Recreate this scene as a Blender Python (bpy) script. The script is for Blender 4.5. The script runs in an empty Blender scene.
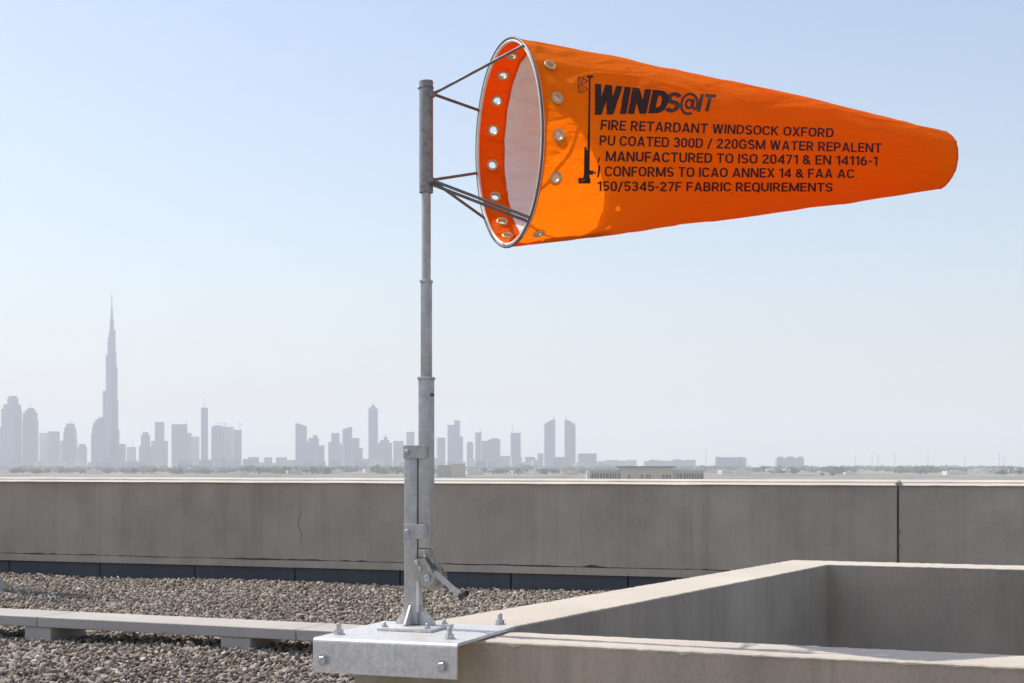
import bpy, bmesh, math, random
import numpy as np
from mathutils import Vector, Matrix
from mathutils.bvhtree import BVHTree
from mathutils import noise as mn

random.seed(7)
rng = np.random.default_rng(11)
SC = bpy.context.scene
COL = SC.collection
R = math.radians

# ---------------------------------------------------------------- camera numbers
F, CX, HY, EYE = 1500.0, 512.0, 465.0, 1.2
CAM = Vector((0, 0, EYE))

def at_depth(x, y, d):
    """point seen at photo position x, y at the distance d"""
    return Vector(((x - CX) / F * d, d, EYE + (HY - y) / F * d))

def at_height(x, y, z):
    d = (EYE - z) * F / (y - HY)
    return Vector(((x - CX) / F * d, d, z))

# ---------------------------------------------------------------- object helpers
def tag(o, label=None, cat=None, group=None, kind=None):
    if label: o['label'] = label
    if cat: o['category'] = cat
    if group: o['group'] = group
    if kind: o['kind'] = kind
    return o

def thing(name, label, cat, loc, group=None):
    o = bpy.data.objects.new(name, None)
    COL.objects.link(o)
    o.location = loc
    o.empty_display_size = 0.1
    return tag(o, label, cat, group)

def root_of(o):
    m = Matrix.Translation(o.location)
    return m

def link(name, bm, mat, parent=None, smooth=False, angle=35):
    me = bpy.data.meshes.new(name)
    bmesh.ops.recalc_face_normals(bm, faces=bm.faces[:])
    bm.to_mesh(me)
    bm.free()
    return link_mesh(name, me, mat, parent, smooth, angle)

def link_mesh(name, me, mat, parent=None, smooth=False, angle=35):
    if mat is not None:
        me.materials.append(mat)
    if smooth:
        me.polygons.foreach_set('use_smooth', [True] * len(me.polygons))
        if angle is not None:
            me.set_sharp_from_angle(angle=R(angle))
    o = bpy.data.objects.new(name, me)
    COL.objects.link(o)
    if parent is not None:
        put(o, parent)
    return o

def put(o, parent):
    o.parent = parent
    m = Matrix.Identity(4)
    p = parent
    loc = Vector((0, 0, 0))
    while p is not None:
        loc = loc + p.location
        p = p.parent
    o.matrix_parent_inverse = Matrix.Translation(-Vector(parent.location)) if parent.parent is None else Matrix.Identity(4)
    return o

class Frame:
    """a local frame: a along the wall to the right, b away from the camera, z up"""
    def __init__(s, origin, deg):
        s.o = Vector(origin)
        t = R(deg)
        s.u = Vector((math.cos(t), -math.sin(t), 0))
        s.v = Vector((math.sin(t), math.cos(t), 0))
        s.w = Vector((0, 0, 1))
    def p(s, a, b, z):
        return s.o + s.u * a + s.v * b + s.w * z
WORLD = Frame((0, 0, 0), 0)

def box(bm, fr, a0, a1, b0, b1, z0, z1, bevel=0.0, seg=2):
    vs = [bm.verts.new(fr.p(a, b, z)) for z in (z0, z1) for (a, b) in ((a0, b0), (a1, b0), (a1, b1), (a0, b1))]
    fs = [bm.faces.new([vs[i] for i in q]) for q in ((3, 2, 1, 0), (4, 5, 6, 7), (0, 1, 5, 4), (1, 2, 6, 5), (2, 3, 7, 6), (3, 0, 4, 7))]
    if bevel > 0:
        es = list({e for f in fs for e in f.edges})
        bmesh.ops.bevel(bm, geom=es, offset=bevel, segments=seg, affect='EDGES', profile=0.5)
    return bm

def prism(bm, pts, z0, z1, bevel=0.0):
    """vertical prism over a list of (x, y)"""
    lo = [bm.verts.new((p[0], p[1], z0)) for p in pts]
    hi = [bm.verts.new((p[0], p[1], z1)) for p in pts]
    n = len(pts)
    fs = [bm.faces.new(lo[::-1]), bm.faces.new(hi)]
    for i in range(n):
        j = (i + 1) % n
        fs.append(bm.faces.new((lo[i], lo[j], hi[j], hi[i])))
    if bevel > 0:
        es = list({e for f in fs for e in f.edges})
        bmesh.ops.bevel(bm, geom=es, offset=bevel, segments=2, affect='EDGES', profile=0.5)
    return bm

def loop_solid(bm, rings, cap=True):
    """skin a list of equal-length vertex rings"""
    V = [[bm.verts.new(p) for p in r] for r in rings]
    n = len(V[0])
    for a, b in zip(V, V[1:]):
        for i in range(n):
            j = (i + 1) % n
            bm.faces.new((a[i], a[j], b[j], b[i]))
    if cap:
        bm.faces.new(V[0][::-1]); bm.faces.new(V[-1])
    return bm

def tube(bm, p0, p1, r0, r1=None, n=20, cap=True):
    p0, p1 = Vector(p0), Vector(p1)
    r1 = r0 if r1 is None else r1
    d = (p1 - p0).normalized()
    a = d.orthogonal().normalized(); b = d.cross(a)
    rings = []
    for p, r in ((p0, r0), (p1, r1)):
        rings.append([p + a * (r * math.cos(2 * math.pi * i / n)) + b * (r * math.sin(2 * math.pi * i / n)) for i in range(n)])
    return loop_solid(bm, rings, cap)

def lathe(bm, origin, axis, prof, n=24):
    """prof: list of (r, h) along the axis"""
    d = Vector(axis).normalized(); a = d.orthogonal().normalized(); b = d.cross(a)
    o = Vector(origin)
    rings = [[o + d * h + a * (r * math.cos(2 * math.pi * i / n)) + b * (r * math.sin(2 * math.pi * i / n)) for i in range(n)] for r, h in prof]
    return loop_solid(bm, rings)

def torus(bm, c, e1, e2, Rr, r, N=128, n=12):
    c, e1, e2 = Vector(c), Vector(e1), Vector(e2)
    e3 = e1.cross(e2).normalized()
    V = []
    for i in range(N):
        t = 2 * math.pi * i / N
        rad = e1 * math.cos(t) + e2 * math.sin(t)
        V.append([bm.verts.new(c + rad * (Rr + r * math.cos(2 * math.pi * k / n)) + e3 * (r * math.sin(2 * math.pi * k / n))) for k in range(n)])
    for i in range(N):
        A, B = V[i], V[(i + 1) % N]
        for k in range(n):
            l = (k + 1) % n
            bm.faces.new((A[k], A[l], B[l], B[k]))
    return bm

# ---------------------------------------------------------------- materials
class NT:
    def __init__(s, name):
        s.m = bpy.data.materials.new(name)
        s.m.use_nodes = True
        s.t = s.m.node_tree
        s.t.nodes.clear()
        s.out = s.t.nodes.new('ShaderNodeOutputMaterial')
    def n(s, kind, **kw):
        nd = s.t.nodes.new(kind)
        for k, v in kw.items():
            if k.startswith('i_'):
                nd.inputs[k[2:].replace('_', ' ')].default_value = v
            else:
                setattr(nd, k, v)
        return nd
    def l(s, a, b):
        s.t.links.new(a, b)
    def ramp(s, fac, stops):
        r = s.n('ShaderNodeValToRGB')
        el = r.color_ramp.elements
        while len(el) < len(stops): el.new(0.5)
        for e, (p, c) in zip(el, stops):
            e.position = p; e.color = (*c, 1) if len(c) == 3 else c
        s.l(fac, r.inputs['Fac'])
        return r.outputs['Color']
    def coord(s, scale=(1, 1, 1), rot=(0, 0, 0)):
        g = s.n('ShaderNodeNewGeometry')
        m = s.n('ShaderNodeMapping')
        m.inputs['Scale'].default_value = scale
        m.inputs['Rotation'].default_value = rot
        s.l(g.outputs['Position'], m.inputs['Vector'])
        return m.outputs['Vector']
    def noise(s, vec, scale, detail=4, rough=0.55, dist=0.0):
        nd = s.n('ShaderNodeTexNoise')
        nd.inputs['Scale'].default_value = scale
        nd.inputs['Detail'].default_value = detail
        nd.inputs['Roughness'].default_value = rough
        nd.inputs['Distortion'].default_value = dist
        s.l(vec, nd.inputs['Vector'])
        return nd.outputs['Fac']
    def mix(s, fac, a, b, blend='MIX'):
        nd = s.n('ShaderNodeMix', data_type='RGBA', blend_type=blend)
        for sock, v in ((nd.inputs[0], fac), (nd.inputs[6], a), (nd.inputs[7], b)):
            if isinstance(v, (int, float)): sock.default_value = v
            elif isinstance(v, tuple): sock.default_value = (*v, 1)
            else: s.l(v, sock)
        return nd.outputs[2]
    def bump(s, h, strength, dist):
        nd = s.n('ShaderNodeBump')
        nd.inputs['Strength'].default_value = strength
        nd.inputs['Distance'].default_value = dist
        s.l(h, nd.inputs['Height'])
        return nd.outputs['Normal']
    def principled(s, col, rough=0.8, metal=0.0, normal=None, spec=0.5):
        b = s.n('ShaderNodeBsdfPrincipled')
        for key, v in (('Base Color', col), ('Roughness', rough), ('Metallic', metal), ('Specular IOR Level', spec)):
            if isinstance(v, tuple): b.inputs[key].default_value = (*v, 1)
            elif isinstance(v, (int, float)): b.inputs[key].default_value = v
            else: s.l(v, b.inputs[key])
        if normal is not None: s.l(normal, b.inputs['Normal'])
        s.l(b.outputs[0], s.out.inputs['Surface'])
        return b

def flat(name, col, rough=0.7, metal=0.0, spec=0.4):
    t = NT(name)
    v = t.coord()
    n = t.noise(v, 40, 3)
    c = t.mix(t.ramp(n, [(0.3, (0, 0, 0)), (0.7, (1, 1, 1))]), tuple(x * 0.86 for x in col), tuple(min(1, x * 1.1) for x in col))
    t.principled(c, rough, metal, spec=spec)
    return t.m

def concrete(name, col, streak=0.35, streak_col=(0.10, 0.092, 0.085), bump=0.25, blotch=0.2, deg=20.0):
    t = NT(name)
    v0 = t.coord()
    vs = t.coord(scale=(1, 1, 0.05))
    s1 = t.noise(vs, 6.0, 6, 0.65)
    s2 = t.noise(vs, 1.6, 4, 0.6)
    sm = t.n('ShaderNodeMath', operation='MULTIPLY')
    t.l(t.ramp(s1, [(0.45, (0, 0, 0)), (0.72, (1, 1, 1))]), sm.inputs[0])
    t.l(t.ramp(s2, [(0.35, (0, 0, 0)), (0.68, (1, 1, 1))]), sm.inputs[1])
    sk = t.n('ShaderNodeMath', operation='MULTIPLY'); sk.inputs[1].default_value = streak
    t.l(sm.outputs[0], sk.inputs[0])
    b1 = t.noise(v0, 1.7, 6, 0.6)
    base = t.mix(t.ramp(b1, [(0.3, (0, 0, 0)), (0.72, (1, 1, 1))]), tuple(c * (1 - blotch) for c in col), tuple(c * (1 + blotch) for c in col))
    f1 = t.noise(v0, 90, 5, 0.7)
    base = t.mix(t.ramp(f1, [(0.35, (0, 0, 0)), (0.62, (0.22, 0.22, 0.22))]), base, tuple(c * 1.5 for c in col))
    f2 = t.noise(v0, 210, 3, 0.6)
    base = t.mix(t.ramp(f2, [(0.58, (0, 0, 0)), (0.75, (0.4, 0.4, 0.4))]), base, tuple(c * 0.45 for c in col))
    base = t.mix(sk.outputs[0], base, streak_col)
    s3 = t.noise(t.coord(scale=(1, 1, 0.03)), 17.0, 5, 0.7)
    base = t.mix(t.ramp(s3, [(0.55, (0, 0, 0)), (0.78, (streak * 0.5,) * 3)]), base, streak_col)
    vp = t.n('ShaderNodeTexVoronoi'); vp.inputs['Scale'].default_value = 34
    t.l(v0, vp.inputs['Vector'])
    pit = t.ramp(vp.outputs['Distance'], [(0.06, (0.75, 0.75, 0.75)), (0.13, (0, 0, 0))])
    gate = t.ramp(t.noise(v0, 9, 2), [(0.52, (0, 0, 0)), (0.62, (1, 1, 1))])
    base = t.mix(t.mix(1.0, pit, gate, 'MULTIPLY'), base, tuple(c * 0.35 for c in col))
    h = t.mix(0.5, f1, f2)
    t.principled(base, 0.9, 0.0, t.bump(h, bump, 0.006), 0.25)
    return t.m

def galvanised(name, col=(0.42, 0.44, 0.46), rough=0.42, metal=0.75, scale=45, rust=0.0):
    t = NT(name)
    v = t.coord()
    vo = t.n('ShaderNodeTexVoronoi'); vo.inputs['Scale'].default_value = scale * 2
    t.l(v, vo.inputs['Vector'])
    n1 = t.noise(v, scale * 0.5, 5, 0.65)
    n2 = t.noise(t.coord(scale=(1, 1, 0.12)), scale * 1.3, 4, 0.6)
    c = t.mix(t.ramp(vo.outputs['Color'], [(0.2, (0, 0, 0)), (0.8, (1, 1, 1))]), tuple(x * 0.9 for x in col), tuple(min(1, x * 1.08) for x in col))
    c = t.mix(t.ramp(n1, [(0.42, (0, 0, 0)), (0.7, (0.45, 0.45, 0.45))]), c, tuple(x * 0.74 for x in col))
    c = t.mix(t.ramp(n2, [(0.5, (0, 0, 0)), (0.75, (0.35, 0.35, 0.35))]), c, tuple(min(1, x * 1.35) for x in col))
    if rust > 0:
        n3 = t.noise(v, 32, 6, 0.7)
        c = t.mix(t.ramp(n3, [(0.52, (0, 0, 0)), (0.66, (rust, rust, rust))]), c, (0.13, 0.06, 0.03))
    rr = t.ramp(n1, [(0.3, (rough - 0.08,) * 3), (0.7, (rough + 0.16,) * 3)])
    t.principled(c, rr, metal, t.bump(n1, 0.12, 0.002), 0.5)
    return t.m

def fabric(name, front, back, trans_col, trans):
    """coated cloth: dyed outside, another coat inside, light passes through the weave"""
    t = NT(name)
    v = t.coord()
    n1 = t.noise(v, 5, 4, 0.6)
    n2 = t.noise(t.coord(scale=(0.5, 0.5, 2.0)), 14, 4, 0.55, 0.6)
    w = t.noise(v, 900, 2, 0.5)
    g = t.n('ShaderNodeNewGeometry')
    c = t.mix(t.ramp(n1, [(0.3, (0, 0, 0)), (0.7, (1, 1, 1))]), tuple(x * 0.93 for x in front), front)
    c = t.mix(g.outputs['Backfacing'], c, back)
    hs = t.n('ShaderNodeMath', operation='MULTIPLY_ADD'); hs.inputs[1].default_value = 0.06
    t.l(w, hs.inputs[0]); t.l(n2, hs.inputs[2])
    nb = t.bump(hs.outputs[0], 0.8, 0.020)
    p = t.principled(c, 0.7, 0.0, nb, 0.1)
    tr = t.n('ShaderNodeBsdfTranslucent'); tr.inputs['Color'].default_value = (*trans_col, 1)
    t.l(nb, tr.inputs['Normal'])
    mx = t.n('ShaderNodeMixShader'); mx.inputs[0].default_value = trans
    t.l(p.outputs[0], mx.inputs[1]); t.l(tr.outputs[0], mx.inputs[2])
    t.l(mx.outputs[0], t.out.inputs['Surface'])
    return t.m

def gravel_mat():
    t = NT('gravel_stone')
    g = t.n('ShaderNodeNewGeometry')
    c = t.ramp(g.outputs['Random Per Island'], [(0.0, (0.10, 0.085, 0.068)), (0.25, (0.26, 0.215, 0.17)), (0.58, (0.38, 0.32, 0.255)), (0.87, (0.53, 0.455, 0.37)), (1.0, (0.70, 0.64, 0.56))])
    n = t.noise(t.coord(), 120, 4, 0.7)
    c = t.mix(t.ramp(n, [(0.35, (0, 0, 0)), (0.7, (0.4, 0.4, 0.4))]), c, (0.16, 0.14, 0.125))
    pn = t.noise(t.coord(), 0.55, 4, 0.6)
    c = t.mix(t.ramp(pn, [(0.35, (0.25, 0.25, 0.25)), (0.65, (0, 0, 0))]), c, (0.15, 0.135, 0.12))
    t.principled(c, 0.88, 0, t.bump(n, 0.3, 0.004), 0.25)
    return t.m

def facade(name, wall, glass, sx, sz):
    """far facade: floors and window columns, seen only through kilometres of air"""
    t = NT(name)
    tc = t.n('ShaderNodeTexCoord')
    def wave(axis, scale):
        w = t.n('ShaderNodeTexWave', wave_type='BANDS', bands_direction=axis, wave_profile='SIN')
        w.inputs['Scale'].default_value = scale
        t.l(tc.outputs['Object'], w.inputs['Vector'])
        return w.outputs['Color']
    a = t.ramp(wave('Z', 0.3142 / sz), [(0.42, (0, 0, 0)), (0.58, (1, 1, 1))])
    b = t.ramp(wave('X', 0.3142 / sx), [(0.3, (0.25, 0.25, 0.25)), (0.6, (1, 1, 1))])
    k = t.mix(1.0, a, b, 'MULTIPLY')
    n = t.noise(t.coord(), 0.012, 3)
    c = t.mix(k, wall, glass)
    c = t.mix(t.ramp(n, [(0.35, (0, 0, 0)), (0.7, (0.35, 0.35, 0.35))]), c, tuple(x * 0.6 for x in wall))
    t.principled(c, 0.5, 0.0, None, 0.4)
    return t.m

M = {}
M['parapet'] = concrete('parapet_concrete', (0.435, 0.378, 0.305), 0.55, (0.235, 0.20, 0.152))
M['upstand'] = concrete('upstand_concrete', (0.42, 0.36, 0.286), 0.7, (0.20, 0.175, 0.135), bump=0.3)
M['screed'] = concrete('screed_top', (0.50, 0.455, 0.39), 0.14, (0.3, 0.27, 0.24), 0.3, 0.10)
M['coping'] = concrete('coping_render', (0.55, 0.51, 0.455), 0.12, (0.3, 0.28, 0.25), 0.2, 0.12)
M['slab'] = concrete('paving_slab', (0.42, 0.395, 0.365), 0.15, (0.2, 0.18, 0.16), 0.3, 0.14)
M['crack'] = flat('crack_grime', (0.10, 0.088, 0.075), 0.95)
M['sealant'] = flat('joint_sealant', (0.17, 0.15, 0.13), 0.95)
M['flash'] = concrete('bitumen_flashing', (0.095, 0.10, 0.112), 0.3, (0.025, 0.028, 0.035), 0.2, 0.2)
M['galv'] = galvanised('galvanised_steel', (0.44, 0.44, 0.435), 0.45, 0.6)
M['galv_plate'] = galvanised('galvanised_plate', (0.64, 0.635, 0.62), 0.42, 0.4, 75, 0.12)
M['galv_dark'] = galvanised('weathered_steel', (0.30, 0.295, 0.29), 0.5, 0.6, 50, 0.55)
M['rod'] = galvanised('dull_rod_steel', (0.17, 0.17, 0.175), 0.5, 0.6, 60, 0.4)
M['bolt'] = galvanised('zinc_bolt', (0.50, 0.52, 0.55), 0.35, 0.8, 90)
M['brass_steel'] = galvanised('yellow_zinc', (0.40, 0.385, 0.35), 0.45, 0.7, 70, 0.2)
M['rubber'] = flat('black_rubber', (0.015, 0.015, 0.016), 0.6)
M['orange'] = fabric('orange_oxford_cloth', (1.0, 0.235, 0.004), (0.98, 0.98, 0.98), (1.0, 0.20, 0.003), 0.55)
M['collar'] = fabric('orange_collar_cloth', (0.96, 0.17, 0.004), (0.96, 0.17, 0.004), (0.95, 0.17, 0.004), 0.30)
M['lining'] = fabric('white_coated_lining', (0.80, 0.90, 0.98), (0.80, 0.90, 0.98), (0.80, 0.80, 0.80), 0.06)
M['ink'] = flat('black_print_ink', (0.040, 0.011, 0.008), 0.7)
M['ink_soft'] = flat('brown_print_ink', (0.075, 0.036, 0.018), 0.6)
M['eyelet'] = galvanised('eyelet_brass', (0.66, 0.49, 0.27), 0.4, 0.35, 80)
M['washer'] = fabric('pale_washer', (0.90, 0.84, 0.76), (0.90, 0.84, 0.76), (0.95, 0.90, 0.84), 0.5)
M['white'] = flat('white_binding', (0.78, 0.77, 0.75), 0.6)
M['gravel'] = gravel_mat()

def bed_mat(name='gravel_bed', lo=(0.07, 0.06, 0.05), hi=(0.16, 0.14, 0.12)):
    t = NT(name)
    v = t.coord()
    vo = t.n('ShaderNodeTexVoronoi'); vo.inputs['Scale'].default_value = 32
    t.l(v, vo.inputs['Vector'])
    c = t.ramp(vo.outputs['Color'], [(0.1, lo), (0.9, hi)])
    c = t.mix(t.ramp(vo.outputs['Distance'], [(0.4, (0, 0, 0)), (0.7, (1, 1, 1))]), c, tuple(x * 0.5 for x in lo))
    inv = t.n('ShaderNodeMath', operation='SUBTRACT'); inv.inputs[0].default_value = 1
    t.l(vo.outputs['Distance'], inv.inputs[1])
    t.principled(c, 0.95, 0, t.bump(inv.outputs[0], 1.0, 0.02), 0.2)
    return t.m
M['bed'] = bed_mat()  # dark tone paints the shade in the gaps between the stones
M['field'] = bed_mat('gravel_field', (0.34, 0.28, 0.215), (0.58, 0.49, 0.39))

def desert_mat():
    t = NT('desert_plain')
    v = t.coord(scale=(1, 0.35, 1))
    n1 = t.noise(v, 0.0022, 6, 0.6)
    n2 = t.noise(v, 0.012, 4, 0.6)
    c = t.mix(t.ramp(n1, [(0.4, (0, 0, 0)), (0.6, (1, 1, 1))]), (0.28, 0.26, 0.23), (0.16, 0.165, 0.15))
    c = t.mix(t.ramp(n2, [(0.52, (0, 0, 0)), (0.66, (1, 1, 1))]), c, (0.11, 0.115, 0.08))
    t.principled(c, 0.95, 0, None, 0.1)
    return t.m
M['desert'] = desert_mat()
M['fac_blue'] = facade('facade_haze_blue', (0.11, 0.22, 0.38), (0.05, 0.13, 0.26), 17, 4)  # blue and grey facades: blue of the distant haze is put into their colours
M['fac_grey'] = facade('facade_haze_grey', (0.18, 0.26, 0.38), (0.09, 0.17, 0.29), 21, 4)
M['fac_pale'] = facade('facade_pale', (0.48, 0.50, 0.53), (0.27, 0.32, 0.39), 19, 4)
M['steel_far'] = flat('far_steel', (0.22, 0.23, 0.25), 0.5)
M['sandstone'] = flat('sand_render', (0.58, 0.48, 0.36), 0.9)
M['sand_dark'] = flat('grey_render', (0.42, 0.36, 0.285), 0.9)
M['roof_dark'] = flat('roof_edge', (0.10, 0.095, 0.09), 0.9)
M['glass_dark'] = flat('dark_opening', (0.025, 0.027, 0.03), 0.3)
M['house_white'] = flat('house_white', (0.70, 0.67, 0.62), 0.9)
M['leaf'] = flat('leaf_green', (0.055, 0.07, 0.032), 0.9)
M['bark'] = flat('bark', (0.12, 0.09, 0.065), 0.9)

# ---------------------------------------------------------------- camera
cam = bpy.data.cameras.new('camera')
cam.sensor_width = 36.0
cam.lens = F / 1024 * 36
cam.shift_y = (HY - 341.5) / 1024
cam.clip_start = 0.05
cam.clip_end = 120000
co = bpy.data.objects.new('camera', cam)
COL.objects.link(co)
co.location = CAM
co.rotation_euler = (R(90), 0, 0)
SC.camera = co

# ---------------------------------------------------------------- light
SUN_AZ, SUN_EL = 25.0, 55.0     # azimuth: degrees beyond due left, towards the far side
sd = Vector((-math.cos(R(SUN_AZ)) * math.cos(R(SUN_EL)), math.sin(R(SUN_AZ)) * math.cos(R(SUN_EL)), math.sin(R(SUN_EL))))
sl = bpy.data.lights.new('sun', 'SUN')
sl.energy = 3.6
sl.angle = R(0.53)
sl.color = (1.0, 0.92, 0.81)
so = bpy.data.objects.new('sun', sl)
COL.objects.link(so)
so.rotation_euler = sd.to_track_quat('Z', 'Y').to_euler()

w = bpy.data.worlds.new('World')
SC.world = w
w.use_nodes = True
nt = w.node_tree
nt.nodes.clear()
sky = nt.nodes.new('ShaderNodeTexSky')
sky.sky_type = 'NISHITA'
sky.sun_disc = False
sky.sun_elevation = R(SUN_EL)
sky.sun_rotation = math.atan2(sd.x, sd.y)
sky.altitude = 0
sky.air_density = 1.0
sky.dust_density = 2.0
sky.ozone_density = 1.1
bg = nt.nodes.new('ShaderNodeBackground')
bg.inputs['Strength'].default_value = 0.140
wo = nt.nodes.new('ShaderNodeOutputWorld')
nt.links.new(sky.outputs[0], bg.inputs['Color'])
nt.links.new(bg.outputs[0], wo.inputs['Surface'])

# ---------------------------------------------------------------- air
GZ = -19.0
hz = bpy.data.materials.new('haze_air')
hz.use_nodes = True
hz.node_tree.nodes.clear()
ho = hz.node_tree.nodes.new('ShaderNodeOutputMaterial')
pv = hz.node_tree.nodes.new('ShaderNodeVolumePrincipled')
pv.inputs['Color'].default_value = (0.925, 0.958, 0.985, 1)
pv.inputs['Density'].default_value = 1.2e-4
pv.inputs['Anisotropy'].default_value = 0.1
hz.node_tree.links.new(pv.outputs[0], ho.inputs['Volume'])
bm = bmesh.new()
box(bm, WORLD, -30000, 30000, -8000, 34000, GZ - 1.0, 890)
tag(link('haze', bm, hz), kind='stuff')

# ---------------------------------------------------------------- setting: plain and roof deck
bm = bmesh.new()
rad = [0, 40, 200, 800, 2000, 4000, 8000, 14000, 22000, 29000]
prev = None
for r in rad:
    if r == 0:
        c0 = bm.verts.new((0, 2500, GZ)); prev = None; continue
    ring = [bm.verts.new((r * math.cos(2 * math.pi * k / 72), 2500 + r * math.sin(2 * math.pi * k / 72), GZ)) for k in range(72)]
    for k in range(72):
        l = (k + 1) % 72
        if prev is None: bm.faces.new((c0, ring[k], ring[l]))
        else: bm.faces.new((prev[k], ring[k], ring[l], prev[l]))
    prev = ring
tag(link('ground', bm, M['desert']), kind='structure')

# far parapet face line
U1 = Frame(at_height(0, 575, 0.0), 19.6)       # a = 0 at the left edge of the photo
bm = bmesh.new()
box(bm, U1, -14, 22, -22, 0.36, GZ + 0.004, -0.02)
tag(link('roof_deck', bm, M['bed']), kind='structure')
bm = bmesh.new()
N1 = 60
box(bm, U1, -13.9, 21.9, -21.9, -0.004, -0.018, -0.004)
tag(link('gravel_bed', bm, M['bed']), kind='structure')
bm = bmesh.new()
box(bm, U1, -13.9, 21.9, -21.9, -10.2, -0.003, 0.004)
tag(link('gravel_field', bm, M['field']), kind='structure')

# ---------------------------------------------------------------- parapet
ZP = 1.051
jx = None
# joint position: where the wall face is seen at photo x = 898
def on_line(fr, x, b=0.0):
    k = (x - CX) / F
    o = fr.o + fr.v * b
    return (k * o.y - o.x) / (fr.u.x - k * fr.u.y)
aj = on_line(U1, 898)
aj2 = on_line(U1, 1020)
par = thing('parapet_wall', 'long grey concrete parapet with pale coping along the far roof edge', 'wall', U1.p(aj / 2, 0.15, 0))
def wavy_top_wall(a0, a1):
    bm = bmesh.new()
    box(bm, U1, a0, a1, 0.0, 0.30, 0.24, ZP - 0.0345, 0.004)
    return bm
link('wall_panel', wavy_top_wall(-13.8, aj - 0.008), M['parapet'], par)
link('wall_panel', wavy_top_wall(aj + 0.008, 21.8), M['parapet'], par)
# base ledge
bm = bmesh.new()
n = 180
rings = []
for i in range(n + 1):
    a = -13.8 + (35.6) * i / n
    zt = 0.235 + random.uniform(-0.004, 0.004)
    rings.append([U1.p(a, -0.016 + random.uniform(-0.002, 0.002), 0.165), U1.p(a, 0.295, 0.165), U1.p(a, 0.295, zt), U1.p(a, -0.012 + random.uniform(-0.003, 0.003), zt)])
loop_solid(bm, rings)
link('base_ledge', bm, M['parapet'], par)
# ragged crack between the ledge and the wall
bm = bmesh.new()
rings = []
n = 420
for i in range(n + 1):
    a = -13.8 + 35.6 * i / n
    hgt = (0.005 if mn.noise(Vector((a * 1.9, 0, 0))) > -0.12 else -0.0015) + max(0, random.gauss(0, 0.006)) + (0.010 if random.random() < 0.06 else 0)
    zc = 0.238 + 0.004 * math.sin(a * 2.3) + random.uniform(-0.003, 0.003)
    rings.append([U1.p(a, -0.0035, zc - 0.004), U1.p(a, 0.004, zc - 0.004), U1.p(a, 0.004, zc + hgt), U1.p(a, -0.0035, zc + hgt)])
loop_solid(bm, rings)
link('crack_line', bm, M['crack'], par)
# coping: two pale strips with a groove between
for (a0, a1) in ((-13.8, aj - 0.012), (aj + 0.012, 21.8)):
    bm = bmesh.new()
    n = 120
    rings = []
    for i in range(n + 1):
        a = a0 + (a1 - a0) * i / n
        j = lambda s: random.uniform(-s, s)
        rings.append([U1.p(a, -0.016 + j(.002), ZP - 0.034 + j(.002)), U1.p(a, 0.335, ZP - 0.034), U1.p(a, 0.335, ZP + 0.016), U1.p(a, 0.115, ZP + 0.018 + j(.0015)), U1.p(a, 0.074 + j(.002), ZP + 0.001 + j(.0015)),
                      U1.p(a, 0.072, ZP - 0.012), U1.p(a, 0.045, ZP - 0.016), U1.p(a, 0.018, ZP - 0.013 + j(.0015)), U1.p(a, -0.017 + j(.002), ZP - 0.029 + j(.002))])
    loop_solid(bm, rings)
    link('coping', bm, M['coping'], par)
# the joint: sealant running down with ragged edges, and the splash of mortar on the coping
bm = bmesh.new()
rings = []
for i in range(60):
    z = 0.25 + (ZP - 0.036 - 0.25) * i / 59
    wl = 0.0005 + random.uniform(0, 0.002); wr = 0.001 + random.uniform(0, 0.004) + (0.022 * random.random() if (i % 9 < 3 and i < 42) else 0)
    rings.append([U1.p(aj - wl, -0.004, z), U1.p(aj + wr, -0.004, z), U1.p(aj + wr, 0.01, z), U1.p(aj - wl, 0.01, z)])
loop_solid(bm, rings)
link('joint_sealant', bm, M['sealant'], par)
bm = bmesh.new()
bmesh.ops.create_icosphere(bm, subdivisions=3, radius=0.030, matrix=Matrix.Translation(U1.p(aj, 0.0, ZP - 0.008)) @ Matrix.Diagonal((1.0, 0.9, 0.75, 1)))
for vtx in bm.verts: vtx.co += Vector((random.uniform(-.006, .006), random.uniform(-.006, .006), random.uniform(-.006, .006)))
link('mortar_patch', bm, M['coping'], par)
# short crack in the wall face left of the mast
bm = bmesh.new()
ac = on_line(U1, 300)
rings = []
for i in range(24):
    z = 0.40 + 0.36 * i / 23
    a_ = ac + 0.02 * math.sin(i * 0.33) + random.uniform(-0.006, 0.006)
    hw = 0.0012 + 0.003 * random.random() * math.sin(math.pi * i / 23)
    rings.append([U1.p(a_ - hw, -0.002, z), U1.p(a_ + hw, -0.002, z), U1.p(a_ + hw, 0.003, z), U1.p(a_ - hw, 0.003, z)])
loop_solid(bm, rings)
link('wall_crack', bm, M['sealant'], par)
# flashing boards: dark panels with joints
a = -13.8
for wid in [1.16] * 31:
    if a + 0.5 > 21.8: break
    bm = bmesh.new()
    b1 = min(a + wid - 0.014, 21.8)
    box(bm, U1, a, b1, 0.012 + random.uniform(-.002, .002), 0.05, -0.003, 0.163, 0.003)
    link('flashing_panel', bm, M['flash'], par)
    a += wid
bm = bmesh.new()
box(bm, U1, -13.8, 21.8, 0.052, 0.295, -0.003, 0.164)
link('wall_base', bm, M['flash'], par)

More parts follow.
